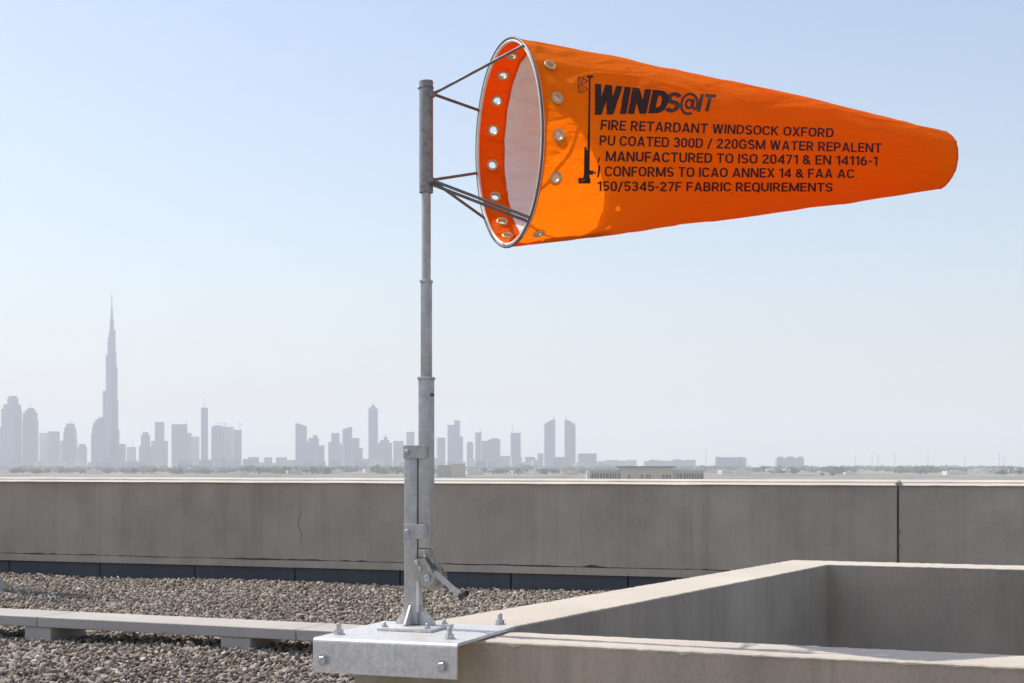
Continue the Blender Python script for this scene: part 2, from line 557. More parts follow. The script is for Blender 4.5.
# ---------------------------------------------------------------- enclosure of low walls
ZW = 0.73
U2 = Frame((0, 0, 0), 22.4)
u2 = U2.u.xy
A = Vector((-0.437, 4.165))                     # outer front-left corner
BL = at_height(793, 560, ZW).xy
iA = Vector((-0.066, 4.243))
iB = at_height(827.8, 564.4, ZW).xy
LEN = 4.4
FR = A + u2 * LEN
iFR = iA + u2 * (LEN - 0.55)
BR = BL + u2 * 4.2
iBR = iB + u2 * (4.2 - 0.5)
enc = thing('roof_upstand', 'low grey concrete wall enclosure with pale flat tops beside the mast', 'low wall', (1.6, 5.2, 0))
def wall_quad(p0, p1, q1, q0, mat_side):
    bm = bmesh.new()
    prism(bm, [p0, p1, q1, q0], -0.003, ZW - 0.004)
    return link('low_wall', bm, mat_side, enc)
EPS = 0.0015
quads = [(A, FR, iFR, iA), (FR, BR, iBR, iFR), (BR, BL, iB, iBR), (BL, A, iA, iB)]
for q in quads:
    wall_quad(*q, M['upstand'])
# screed caps with chipped edges
def cap_strip(p0, p1, q1, q0, n):
    bm = bmesh.new()
    rings = []
    for i in range(n + 1):
        t = i / n
        o = p0.lerp(p1, t); w_ = q0.lerp(q1, t)
        d = (o - w_).normalized()
        end = 0 if i in (0, n) else 1
        chip = random.random()
        jo = end * (random.uniform(-0.002, 0.002) + (random.uniform(0.002, 0.005) if chip < 0.08 else (-random.uniform(0.004, 0.010) if chip > 0.955 else 0)))
        ji = end * random.uniform(-0.0015, 0.0015)
        o2 = o + d * (0.0025 + jo); w2 = w_ - d * (0.0015 + ji)
        zt = ZW + end * random.uniform(-0.0008, 0.0008)
        zb = ZW - 0.006 - end * (random.uniform(0, 0.003) + (0.006 if chip < 0.05 else 0))
        rings.append([Vector((o2.x, o2.y, zb)), Vector((w2.x, w2.y, ZW - 0.0065)), Vector((w2.x, w2.y, zt - 0.002)),
                      Vector(((w2 + d * 0.003).x, (w2 + d * 0.003).y, zt)), Vector(((o2 - d * 0.006).x, (o2 - d * 0.006).y, zt)), Vector((o2.x, o2.y, zt - 0.0035))])
    loop_solid(bm, rings)
    return bm
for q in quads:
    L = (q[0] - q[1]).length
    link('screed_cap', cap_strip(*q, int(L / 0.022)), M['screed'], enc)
bm = bmesh.new()
prism(bm, [iA, iFR, iBR, iB], -0.003, 0.03)
link('well_floor', bm, M['flash'], enc)

# ---------------------------------------------------------------- paving plank on blocks
PF = Frame(at_height(0, 615, 0.17), 22.6)
PF.o.z = 0
aP = on_line(PF, 37)
spans = [(-3.2, aP - 1.35), (aP - 1.345, aP - 0.004), (aP + 0.004, aP + 2.02), (aP + 2.026, aP + 4.2)]
GRP = 'concrete slabs of the raised walkway'
slab_labels = ['pale concrete walkway slab resting on a block at the left edge of the photo', 'pale concrete walkway slab at the photo edge, left of the joint above the left block',
               'long pale concrete walkway slab spanning between the two visible blocks', 'pale concrete walkway slab running from the right block behind the steel plate']
for i, (a0, a1) in enumerate(spans):
    if i == 0: continue
    bm = bmesh.new()
    box(bm, PF, a0, a1, 0.0, 0.40, 0.10 + random.uniform(0, .002), 0.17, 0.006)
    o = link('walkway_slab', bm, M['slab'])
    tag(o, slab_labels[i], 'paving slab', GRP)
bl = [(on_line(PF, 36), 'small concrete block under the walkway slab joint near the left edge'),
      (on_line(PF, 234), 'small concrete block under the walkway slab, nearer the steel mounting plate')]
for ac, lab in bl:
    bm = bmesh.new()
    box(bm, PF, ac - 0.11, ac + 0.11, 0.015, 0.385, -0.003, 0.0985, 0.006)
    tag(link('support_block', bm, M['slab']), lab, 'block', 'blocks carrying the walkway slabs')

# ---------------------------------------------------------------- sloped plinth at the left edge
pe = at_height(7, 596, 0.0)
PFr = Frame((pe.x - 0.305, pe.y, 0), 19.6)
bm = bmesh.new()
def ringp(a0, a1, b0, b1, z): return [PFr.p(a0, b0, z), PFr.p(a1, b0, z), PFr.p(a1, b1, z), PFr.p(a0, b1, z)]
loop_solid(bm, [ringp(-1.2, 0, 0, 0.5, -0.003), ringp(-0.92, -0.29, 0.10, 0.40, 0.62), ringp(-0.85, -0.33, 0.12, 0.38, 2.3)])  # unseen upper shaft is added height, to lengthen the shadow on the gravel
bmesh.ops.bevel(bm, geom=bm.edges[:], offset=0.01, segments=2, affect='EDGES')
tag(link('concrete_plinth', bm, M['slab']), 'sloped concrete plinth barely showing at the left photo edge behind the walkway', 'plinth')

# ---------------------------------------------------------------- gravel stones
def ico(sub):
    bm = bmesh.new()
    bmesh.ops.create_icosphere(bm, subdivisions=sub, radius=1.0)
    v = np.array([x.co[:] for x in bm.verts]); f = np.array([[y.index for y in x.verts] for x in bm.faces])
    bm.free()
    return v, f
def stones(pts, size, sub, name):
    bv, bf = ico(sub)
    n = len(pts); nv = len(bv)
    variants = []
    for k in range(24):
        d = rng.normal(size=(7, 3)); d /= np.linalg.norm(d, axis=1)[:, None]
        v = bv.copy()
        for j in range(7):            # cut flats into the ball so that it reads as broken stone
            s = v @ d[j]; lim = rng.uniform(0.35, 0.8)
            v = v - np.outer(np.maximum(s - lim, 0), d[j])
        v *= 1 + rng.normal(0, 0.05, size=(nv, 1))
        variants.append(v)
    variants = np.array(variants)
    vid = rng.integers(0, 24, n)
    V = variants[vid]
    sc = np.stack([rng.uniform(0.9, 1.6, n), rng.uniform(0.6, 1.0, n), rng.uniform(0.45, 0.8, n)], 1) * (size * rng.lognormal(0, 0.32, n))[:, None]
    V = V * sc[:, None, :]
    q = rng.normal(size=(n, 4)); q[:, 1:3] *= 0.55; q /= np.linalg.norm(q, axis=1)[:, None]
    w_, x, y, z = q.T
    Rm = np.stack([1 - 2 * (y * y + z * z), 2 * (x * y - z * w_), 2 * (x * z + y * w_), 2 * (x * y + z * w_), 1 - 2 * (x * x + z * z), 2 * (y * z - x * w_), 2 * (x * z - y * w_), 2 * (y * z + x * w_), 1 - 2 * (x * x + y * y)], 1).reshape(n, 3, 3)
    V = np.einsum('nij,nkj->nki', Rm, V) + pts[:, None, :]
    Fc = bf[None] + (np.arange(n) * nv)[:, None, None]
    V = V.reshape(-1, 3); Fc = Fc.reshape(-1, 3)
    me = bpy.data.meshes.new(name)
    me.vertices.add(len(V)); me.vertices.foreach_set('co', V.astype(np.float32).ravel())
    me.loops.add(Fc.size); me.loops.foreach_set('vertex_index', Fc.astype(np.int32).ravel())
    me.polygons.add(len(Fc)); me.polygons.foreach_set('loop_start', np.arange(0, Fc.size, 3, dtype=np.int32))
    me.update(calc_edges=True)
    return me
def scatter(a0, a1, b0, b1, step):
    A_, B_ = np.meshgrid(np.arange(a0, a1, step), np.arange(b0, b1, step))
    n = A_.size
    a = A_.ravel() + rng.uniform(-.5, .5, n) * step; b = B_.ravel() + rng.uniform(-.5, .5, n) * step
    o = np.array(U1.o); u = np.array(U1.u); v = np.array(U1.v)
    P = o[None] + a[:, None] * u + b[:, None] * v
    P[:, 2] = 0.004 + rng.uniform(-0.012, 0.018, n) + 0.012 * np.sin(P[:, 0] * 2.1 + 1.3 * np.sin(P[:, 1] * 1.7))
    return P
def keep(P, near):
    x, y = P[:, 0], P[:, 1]
    px = CX + F * x / np.maximum(y, 0.5)
    ok = (px > -260) & (px < 1350) & (y > 6.6)
    # outside the enclosure: left of the line A-BL or beyond the back wall
    d = np.array(BL - A); s = (x - A.x) * d[1] - (y - A.y) * d[0]
    d2 = np.array(BR - BL); s2 = (x - BL.x) * d2[1] - (y - BL.y) * d2[0]
    ok &= (s < -0.01) | (s2 < -0.01)
    # clear of the plinth
    ok &= ~((np.abs(x - (pe.x - 0.7)) < 0.35) & (np.abs(y - (pe.y + 0.3)) < 0.2))
    return P[ok & ((y < 10.6) if near else (y >= 10.6))]
Pall = scatter(-4, 13, -9.6, -0.02, 0.030)
Pn, Pf = keep(Pall, True), keep(Pall, False)
me1 = stones(Pn, 0.0158, 2, 'gravel_near')
o = link_mesh('roof_gravel', me1, M['gravel'])
tag(o, kind='stuff')
me2 = stones(Pf, 0.0164, 1, 'gravel_far')
o = link_mesh('roof_gravel', me2, M['gravel'])
tag(o, kind='stuff')

# ---------------------------------------------------------------- mounting bracket on the wall corner
ZB = 0.742
pfl = at_height(313, 637.5, ZB)
BF = Frame((pfl.x, pfl.y, 0), 19.8)
W_, D_, T_ = 0.411, 0.452, 0.008
brk = thing('mounting_bracket', 'pale galvanised steel angle plate bolted over the wall corner under the mast', 'steel plate', BF.p(W_ / 2, D_ / 2, ZB - T_))
bm = bmesh.new()
prof = [(0.012, ZB)]
for k in range(7):
    t = k / 6 * math.pi / 2
    prof.append((0.012 - 0.012 * math.sin(t), ZB - 0.012 + 0.012 * math.cos(t)))
prof.append((0.0, ZB - 0.092))
prof.append((T_, ZB - 0.092))
prof.append((T_, ZB - 0.014)); prof.append((0.014, ZB - T_)); prof.append((D_, ZB - T_)); prof.append((D_, ZB))
rings = [[BF.p(a, b, z) for (b, z) in prof] for a in (0.0, W_)]
loop_solid(bm, rings)
es = [e for e in bm.edges if e.calc_length() > W_ * 0.9]
link('angle_plate', bm, M['galv_plate'], brk, True, 30)
def bolt_up(fr, a, b, z, s=1.0, k=1.0):
    bm = bmesh.new()
    o = fr.p(a, b, z)
    lathe(bm, o, (0, 0, 1), [(0.0165 * s, 0), (0.0165 * s, 0.0028)], 28)
    rings = []
    for h in (0.0029, 0.0029 + 0.0106 * k):
        rings.append([o + Vector((0.0122 * s * math.cos(R(60 * k + 12)), 0.0122 * s * math.sin(R(60 * k + 12)), h)) for k in range(6)])
    loop_solid(bm, rings)
    lathe(bm, o, (0, 0, 1), [(0.0068 * s, 0.003 + 0.0106 * k), (0.0068 * s, 0.003 + 0.027 * k), (0.0055 * s, 0.003 + 0.029 * k)], 16)
    return bm
def bolt_face(fr, a, b, z, s=1.0):
    bm = bmesh.new()
    o = fr.p(a, b, z); d = -fr.v
    lathe(bm, o, d, [(0.0165 * s, 0), (0.0165 * s, 0.003)], 28)
    rings = []
    for h, rr in ((0.0031, 0.0120), (0.010, 0.0120), (0.0115, 0.0102)):
        rings.append([o + d * h + fr.u * (rr * s * math.cos(R(60 * k + 8))) + Vector((0, 0, 1)) * (rr * s * math.sin(R(60 * k + 8))) for k in range(6)])
    loop_solid(bm, rings)
    return bm
def local(fr, x, y, z):
    p = at_height(x, y, z) - fr.o
    return p.dot(fr.u), p.dot(fr.v)
for (x, y) in ((339, 634.5), (449.5, 639), (500, 624.5)):
    a, b = local(BF, x, y, ZB)
    link('anchor_bolt', bolt_up(BF, a, b, ZB), M['bolt'], brk, True, 30)
for (x, y) in ((323.5, 660), (442.5, 666.5)):
    # on the front flange: plane b = 0
    a = on_line(BF, x)
    d = (BF.o + BF.u * a).y
    z = EYE - (y - HY) / F * d
    link('flange_bolt', bolt_face(BF, a, 0.0, z), M['bolt'], brk, True, 30)

# ---------------------------------------------------------------- mast
MD = 4.213
mo = at_depth(426.2, HY, MD)
MF = Frame((mo.x, mo.y, 0), 21.0)
def zy(y): return EYE + (HY - y) / F * MD
mast = thing('windsock_mast', 'galvanised telescopic steel mast with hinged post and hand winch on the plate', 'mast', MF.p(-0.02, 0, ZB))
ZBP = ZB + 0.009
# base plate
c1 = at_height(431, 633, ZB)
KF = Frame((c1.x, c1.y, 0), 19.8)
bm = bmesh.new()
box(bm, KF, -0.163, 0.0, 0.0, 0.165, ZB + 0.0005, ZBP, 0.0015)
link('base_plate', bm, M['galv_plate'], mast, True, 30)
for (a, b) in ((-0.148, 0.02), (-0.02, 0.02), (-0.02, 0.145), (-0.148, 0.145)):
    link('base_bolt', bolt_up(KF, a, b, ZBP, 0.6, 0.4), M['bolt'], mast, True, 30)
# hinged post: channel section open to the right
PA0, PA1 = -0.060, -0.0195
PB0, PB1 = -0.020, 0.020
def rect_tube(bm, fr, a0, a1, b0, b1, z0, z1, t=0.003, r=0.004):
    box(bm, fr, a0, a1, b0, b1, z0, z1, r, 3)
    return bm
bm = bmesh.new()
rect_tube(bm, MF, PA0, PA1, PB0, PB1, ZBP, zy(445.5))
link('hinged_post', bm, M['galv'], mast, True, 30)
bm = bmesh.new()
box(bm, MF, PA1 - 0.003, PA1 + 0.006, PB0 - 0.001, PB0 + 0.004, zy(612), zy(566), 0.001)
link('post_flange', bm, M['galv_plate'], mast)
bm = bmesh.new()
rect_tube(bm, MF, -0.0175, 0.0185, -0.018, 0.018, zy(548), zy(378))
link('lower_tube', bm, M['galv'], mast, True, 30)
bm = bmesh.new()
rect_tube(bm, MF, -0.0125, 0.0135, -0.013, 0.013, zy(379), zy(281), r=0.003)
link('middle_tube', bm, M['galv'], mast, True, 30)
bm = bmesh.new()
tube(bm, MF.p(0, 0, zy(282)), MF.p(0, 0, zy(90)), 0.0128, n=32)
link('upper_tube', bm, M['galv'], mast, True, 30)
# collars at the telescope joints
for y, hw in ((378.5, 0.0195), (281.5, 0.0145)):
    bm = bmesh.new()
    box(bm, MF, -hw + 0.0005, hw + 0.0005, -hw, hw, zy(y) - 0.004, zy(y) + 0.004, 0.0015)
    link('collar', bm, M['galv'], mast, True, 30)
bm = bmesh.new()
lathe(bm, MF.p(0.0185, -0.004, zy(395)), MF.u, [(0.005, 0), (0.005, 0.006), (0.004, 0.007)], 12)
link('lock_pin', bm, M['rod'], mast, True, 30)
# straps
for y0, y1 in ((445, 458.5), (524, 538.5)):
    bm = bmesh.new()
    box(bm, MF, PA0 + 0.0005, 0.0085, PB0 - 0.0045, PB0 - 0.0003, zy(y1), zy(y0) - (0.001 if y0 < 500 else 0), 0.0008)
    s_ = link('strap_plate', bm, M['galv'], mast)
    bm2 = bmesh.new()
    o = MF.p(PA0 + 0.013, PB0 - 0.0045, (zy(y0) + zy(y1)) / 2)
    lathe(bm2, o, -MF.v, [(0.0075, 0), (0.0075, 0.0045), (0.0045, 0.0065), (0.0042, 0.009)], 6)
    link('strap_bolt', bm2, M['bolt'], mast)
    bm2 = bmesh.new()
    box(bm2, MF, 0.0088, 0.0125, PB0 - 0.0042, PB0 - 0.0003, zy(y1) + 0.004, zy(y0) - 0.002, 0.001)
    link('strap_lip', bm2, M['bolt'], mast)
# gussets
cx_, cb_ = (PA0 + PA1) / 2, 0.0
def gusset(fr, a0, b0, da, db, h, w_):
    """right triangle standing on the plate from the post face outwards"""
    bm = bmesh.new()
    d = fr.u * da + fr.v * db
    s = Vector((-d.y, d.x, 0)).normalized() * 0.003
    o = fr.p(a0, b0, ZBP)
    tri = [o, o + d * w_, o + d * w_ + Vector((0, 0, 0.006)), o + Vector((0, 0, h)) + d * 0.004, o + Vector((0, 0, h))]
    loop_solid(bm, [[p - s for p in tri], [p + s for p in tri]])
    return bm
for g in ((PA0 + 0.0005, 0.0, -1, 0, 0.050, 0.034), (PA1 - 0.0005, 0.0, 1, 0, 0.056, 0.048), (cx_, PB0 + 0.0005, 0, -1, 0.056, 0.040), (cx_, PB1 - 0.0005, 0, 1, 0.056, 0.040)):
    link('gusset', gusset(MF, *g), M['galv_plate'], mast)

# winch
wc = MF.p(0.0165, -0.012, zy(577))
win = thing('hand_winch', '', '', wc)
for k in ('label', 'category'):
    if k in win: del win[k]
put_parent = win
win.parent = mast
win.matrix_parent_inverse = Matrix.Translation(-Vector(mast.location))
def sub(name, bm, mat, smooth=True):
    o = link(name, bm, mat, None, smooth, 30)
    o.parent = win
    o.matrix_parent_inverse = Matrix.Translation(-Vector(win.location))
    return o
vax = -MF.v
def wp(a, b, z): return wc + MF.u * a + MF.v * b + Vector((0, 0, z))
# side plate with rounded nose
def side_plate(b0, b1, r):
    pts = [(-0.040, 0.052), (-0.008, 0.054)]
    for k in range(14):
        t = R(48 - k * 17)
        pts.append((r * math.cos(t), r * math.sin(t)))
    pts += [(-0.040, -0.012)]
    bm = bmesh.new()
    loop_solid(bm, [[wp(a, b0, z) for a, z in pts], [wp(a, b1, z) for a, z in pts]])
    return bm
sub('side_plate', side_plate(-0.016, -0.013, 0.023), M['brass_steel'])
sub('side_plate', side_plate(0.013, 0.016, 0.023), M['galv'])
# gear with teeth
bm = bmesh.new()
NT_ = 34
pts = []
for k in range(NT_ * 4):
    rr = 0.0405 if (k % 4) in (0, 1) else 0.0365
    t = 2 * math.pi * k / (NT_ * 4)
    pts.append((rr * math.cos(t), rr * math.sin(t)))
loop_solid(bm, [[wp(a + 0.004, 0.0165, z) for a, z in pts], [wp(a + 0.004, 0.021, z) for a, z in pts]])
sub('gear', bm, M['brass_steel'], False)
bm = bmesh.new()
lathe(bm, wp(0, 0.012, 0), vax, [(0.028, 0), (0.028, 0.002), (0.012, 0.003), (0.012, 0.021), (0.028, 0.022), (0.028, 0.024)], 32)
sub('drum', bm, M['brass_steel'])
bm = bmesh.new()
lathe(bm, wp(0, -0.016, 0), vax, [(0.0095, 0), (0.0095, 0.006), (0.006, 0.008), (0.006, 0.012)], 12)
for (a, z) in ((-0.032, 0.042), (-0.021, 0.027)):
    lathe(bm, wp(a, -0.016, z), vax, [(0.0062, 0), (0.0062, 0.006), (0.004, 0.0075)], 8)
lathe(bm, MF.p(0.006, -0.019, zy(555)), vax, [(0.006, 0), (0.006, 0.006), (0.004, 0.007)], 8)
sub('axle_bolt', bm, M['bolt'])
bm = bmesh.new()
box(bm, MF, -0.0165, 0.0175, -0.0175, 0.016, zy(557.5), zy(548.5), 0.001)
sub('bracket_block', bm, M['brass_steel'])
# crank arm and grip
bm = bmesh.new()
arm0, arm1 = Vector((0.024, 0.016)), Vector((0.106, -0.048))
d = (arm1 - arm0).normalized(); nrm = Vector((-d.y, d.x)) * 0.0085
prof = [arm0 - nrm * .8, arm1 - nrm * .8]
for k in range(7):
    t = -math.pi / 2 + math.pi * k / 6
    prof.append(arm1 + d * (0.0085 * math.cos(t)) + nrm * math.sin(t))
prof += [arm1 + nrm, arm0 + nrm]
loop_solid(bm, [[wp(p.x, b, p.y) for p in prof] for b in (-0.026, -0.0215)])
sub('crank_arm', bm, M['galv'])
bm = bmesh.new()
g0 = wp(arm1.x - 0.002, -0.026, arm1.y); gd = (MF.u * 0.72 - MF.v * 0.62 + Vector((0, 0, 0.30))).normalized()
lathe(bm, g0, gd, [(0.0055, 0), (0.0095, 0.004), (0.0088, 0.02), (0.0095, 0.036), (0.0075, 0.042), (0.004, 0.043)], 20)
sub('grip', bm, M['rubber'])
# winch cable and ratchet chain
bm = bmesh.new()
path = [MF.p(0.0225, -0.014, zy(549)), MF.p(0.028, -0.016, zy(556)), MF.p(0.040, -0.017, zy(564)), MF.p(0.052, -0.017, zy(571)), MF.p(0.056, -0.015, zy(578))]
for p0, p1 in zip(path, path[1:]):
    nl = 3
    for k in range(nl):
        c = p0.lerp(p1, (k + 0.5) / nl)
        dd = (p1 - p0).normalized(); side = dd.cross(vax).normalized() if k % 2 else vax
        e2 = side
        cc = bmesh.new(); cc.free()
        torus(bm, c, dd, e2, 0.0042, 0.0016, 12, 6)
sub('chain', bm, M['brass_steel'])

# ---------------------------------------------------------------- windsock
AX = R(18.9)
MC = at_depth(509.5, 143.8, 4.30)
LH = 1.434
E1 = at_depth(941.0, 159.3, 4.30 + LH * math.sin(AX))
e = (E1 - MC).normalized()
h = Vector((math.sin(AX), -math.cos(AX), 0))
k_ = h.cross(e); k_ = k_ if k_.z > 0 else -k_
SL = (E1 - MC).length
R0, R1 = 0.2885, 0.0885
def rad_at(s):
    t = s / SL
    r = R0 + (R1 - R0) * t
    r += 0.0035 * (1 - t) + 0.008 * math.sin(math.pi * min(1, t * 1.05))      # filled by the wind
    if t > 0.93: r = max(r, R1 * (1.0 + 0.06 * (1 - t) / 0.07))
    return r
LINE_OFF = -0.0062
def wrinkle(s, phi, amp=1.0):
    p = Vector((s * 3.2, math.cos(phi) * 1.5, math.sin(phi) * 1.5))
    a = mn.noise(p * 1.1) * 0.0035 + mn.noise(Vector((s * 9 + 3, math.cos(phi) * 4.5, math.sin(phi) * 4.5))) * 0.0022
    # soft puckers drawn by the eyelets at the mouth
    a += 0.0036 * math.exp(-s / 0.14) * math.sin(phi * 20 + 0.5) + 0.0022 * math.sin(3 * phi + 5.5 * s) * min(1, s * 3)
    ridge = abs(mn.noise(Vector((s * 5 - phi * 1.2, phi * 2.4, 4.0))))
    a += 0.0048 * max(0, 0.12 - ridge) / 0.12 * (0.4 + 0.6 * math.exp(-s / 0.3))
    fade = min(1, s / 0.03)
    return a * fade * amp
def sock_pt(s, phi, off=0.0, amp=1.0):
    r = rad_at(s) + wrinkle(s, phi, amp) + off
    if off == LINE_OFF:
        q = Vector((s * 9 + math.sin(phi * 3) * 0.8, phi * 5, 7.0))
        r += 0.012 * (abs(mn.noise(q)) - 0.45) * min(1, (s - 0.07) / 0.03)
    return MC + e * s + h * (r * math.cos(phi)) + k_ * (r * math.sin(phi))
def proj(p):
    return CX + F * p.x / p.y, HY - F * (p.z - EYE) / p.y
def solve_phi(y, near, s_=-0.006, rr=None):
    """angle on the mouth circle at which the photo shows the height y on the near or far half"""
    lo, hi = (R(-88), R(88)) if near else (R(268), R(92))
    for _ in range(50):
        mid = (lo + hi) / 2
        r_ = rad_at(max(0, s_)) if rr is None else rr
        p = MC + e * s_ + (h * math.cos(mid) + k_ * math.sin(mid)) * r_
        if proj(p)[1] > y: lo = mid
        else: hi = mid
    return (lo + hi) / 2
# eyelets
EYES = [solve_phi(y, near, 0.042) for y, near in ((66, 1), (98.4, 1), (135.3, 1), (177.5, 1), (232.7, 1), (54, 0), (74.5, 0), (100, 0), (130, 0), (165.2, 0), (196.8, 0), (222.8, 0), (235, 0))]
HOLES = [sock_pt(0.042, q) for q in EYES]
def shell(name, mat, s0, s1, off, nu=200, ns=150, p0=0.0, p1=2 * math.pi):
    """open cone sheet whose faces look outwards"""
    full = abs(p1 - p0 - 2 * math.pi) < 1e-6
    nv_ = nu if full else nu + 1
    bm = bmesh.new()
    V = []
    ss = list(np.linspace(s0, min(s1, 0.075), 31)) + (list(np.linspace(0.075, s1, ns + 1))[1:] if s1 > 0.08 and s0 < 0.07 else [])
    if s0 >= 0.07: ss = list(np.linspace(s0, s1, ns + 1))
    ns = len(ss) - 1
    for s_ in ss:
        V.append([bm.verts.new(sock_pt(s_, p0 + (p1 - p0) * j / nu, off)) for j in range(nv_)])
    for i in range(ns):
        for j in range(nu):
            l = (j + 1) % nv_
            bm.faces.new((V[i][j], V[i][l], V[i + 1][l], V[i + 1][j]))
    bm.normal_update()
    f = bm.faces[:][0]
    c = f.calc_center_median(); ax = MC + e * (c - MC).dot(e)
    if f.normal.dot(c - ax) < 0:
        bmesh.ops.reverse_faces(bm, faces=bm.faces[:])
    if s0 < 0.07:
        dead = []
        for f in bm.faces:
            c = f.calc_center_median()
            if (c - MC).dot(e) < 0.075 and any((c - q).length < 0.0130 for q in HOLES): dead.append(f)
        bmesh.ops.delete(bm, geom=dead, context='FACES')
    me = bpy.data.meshes.new(name)
    bm.to_mesh(me); bm.free()
    return link_mesh(name, me, mat, sock, True, None)
sock = thing('windsock', 'orange cone windsock with black print, held open by a steel hoop frame', 'windsock', MF.p(0, 0, zy(193)))
fab = shell('fabric_cone', M['orange'], 0.0, SL, 0.0, 600, 150)
bmv = bmesh.new(); bmv.from_mesh(fab.data)
bvh = BVHTree.FromBMesh(bmv)
bmv.free()
COLLAR = 0.078
shell('lining', M['lining'], COLLAR, 0.29, LINE_OFF, 220, 60, R(82), R(278))
shell('collar', M['collar'], 0.001, COLLAR, -0.0030, 330, 14, R(82), R(278))
# folded hem edge of the collar
bm = bmesh.new()
nh = 160
rings = []
V = []
for j in range(nh):
    phi = R(84 + 192 * j / nh)
    V.append([bm.verts.new(sock_pt(s, phi, of)) for s, of in ((COLLAR - 0.006, -0.0035), (COLLAR - 0.006, -0.0055), (COLLAR + 0.003, -0.0060), (COLLAR + 0.003, -0.0042))])
for j in range(nh - 1):
    A_, B_ = V[j], V[j + 1]
    for q in range(4):
        l = (q + 1) % 4
        bm.faces.new((A_[q], A_[l], B_[l], B_[q]))
link('collar_hem', bm, M['collar'], sock, True, 40)
# end hem
bm = bmesh.new()
V = []
for j in range(nh):
    phi = 2 * math.pi * j / nh
    V.append([bm.verts.new(sock_pt(s, phi, of)) for s, of in ((SL - 0.005, 0.0003), (SL - 0.004, 0.0014), (SL, 0.0016), (SL + 0.002, 0.0), (SL, -0.0022), (SL - 0.003, -0.0015))])
for j in range(nh):
    A_, B_ = V[j], V[(j + 1) % nh]
    for q in range(5):
        bm.faces.new((A_[q], A_[q + 1], B_[q + 1], B_[q]))
link('end_hem', bm, M['orange'], sock, True, 40)
# hoop and binding
bm = bmesh.new()
torus(bm, MC - e * 0.006, h, k_, R0 + 0.0045, 0.0036, 160, 14)
link('hoop', bm, M['rod'], sock, True, None)
bm = bmesh.new()
torus(bm, MC - e * 0.004, h, k_, R0 - 0.0030, 0.0046, 160, 12)
link('edge_binding', bm, M['white'], sock, True, None)
def eyelet(phi, s=0.042):
    p = sock_pt(s, phi)
    n = (h * math.cos(phi) + k_ * math.sin(phi) + e * 0.15).normalized()
    t1 = e - n * e.dot(n); t1.normalize(); t2 = n.cross(t1)
    bm = bmesh.new()
    for sg in (1, -1):
        torus(bm, p + n * (0.0025 if sg > 0 else -0.006), t1, t2, 0.0142, 0.0036, 28, 8)
    # inner barrel of the eyelet
    rings = [[p + n * o_ + t1 * (r_ * math.cos(2 * math.pi * q / 28)) + t2 * (r_ * math.sin(2 * math.pi * q / 28)) for q in range(28)] for r_, o_ in ((0.0128, 0.003), (0.0114, 0.003), (0.0114, -0.0065), (0.0128, -0.0065))]
    rings.append(rings[0])
    loop_solid(bm, rings, False)
    bmesh.ops.remove_doubles(bm, verts=bm.verts[:], dist=1e-6)
    return bm
for q in EYES:
    link('eyelet', eyelet(q), M['eyelet'], sock, True, 40)
# sleeve
bm = bmesh.new()
sleeve_r = 0.0196
lathe(bm, MF.p(0, 0, zy(193)), (0, 0, 1), [(0.0135, 0), (sleeve_r - .001, 0), (sleeve_r, 0.001), (sleeve_r, zy(81) - zy(193) - 0.001), (sleeve_r - .001, zy(81) - zy(193)), (0.0132, zy(81) - zy(193)), (0.004, zy(81) - zy(193) - 0.001)], 36)
link('swivel_sleeve', bm, M['galv_dark'], sock, True, 30)
bm = bmesh.new()
zb = zy(88)
torus(bm, MF.p(0, 0, zb), MF.u, MF.v, sleeve_r + 0.0006, 0.0016, 36, 8)
box(bm, MF, -sleeve_r - 0.005, -sleeve_r, -0.003, 0.003, zb - 0.002, zb + 0.002)
link('sleeve_clip', bm, M['rod'], sock, True, 30)
# arms
def ring_point(phi_deg, off=0.004):
    return MC - e * 0.006 + (h * math.cos(R(phi_deg)) + k_ * math.sin(R(phi_deg))) * (R0 + off)
top = MF.p(0.022, -0.004, zy(95)); low = MF.p(0.020, -0.008, zy(181))
arms = [(top, solve_phi(45, 1)), (top, solve_phi(110.5, 0)), (low, solve_phi(173, 0)), (low, solve_phi(218, 0)), (low, solve_phi(217.5, 1)), (low + Vector((0, 0, -0.012)), solve_phi(221.5, 1))]
for o, ph in arms:
    bm = bmesh.new()
    rp = MC - e * 0.006 + (h * math.cos(ph) + k_ * math.sin(ph)) * (R0 + 0.004)
    tube(bm, o, rp, 0.0043, n=14)
    link('frame_arm', bm, M['rod'], sock, True, 30)
for o in (top, low):
    bm = bmesh.new()
    bmesh.ops.create_icosphere(bm, subdivisions=3, radius=0.0115, matrix=Matrix.Translation(o - MF.u * 0.003))
    for vtx in bm.verts: vtx.co += Vector([random.uniform(-.0009, .0009) for _ in range(3)])
    link('weld_knuckle', bm, M['galv_dark'], sock, True, None)

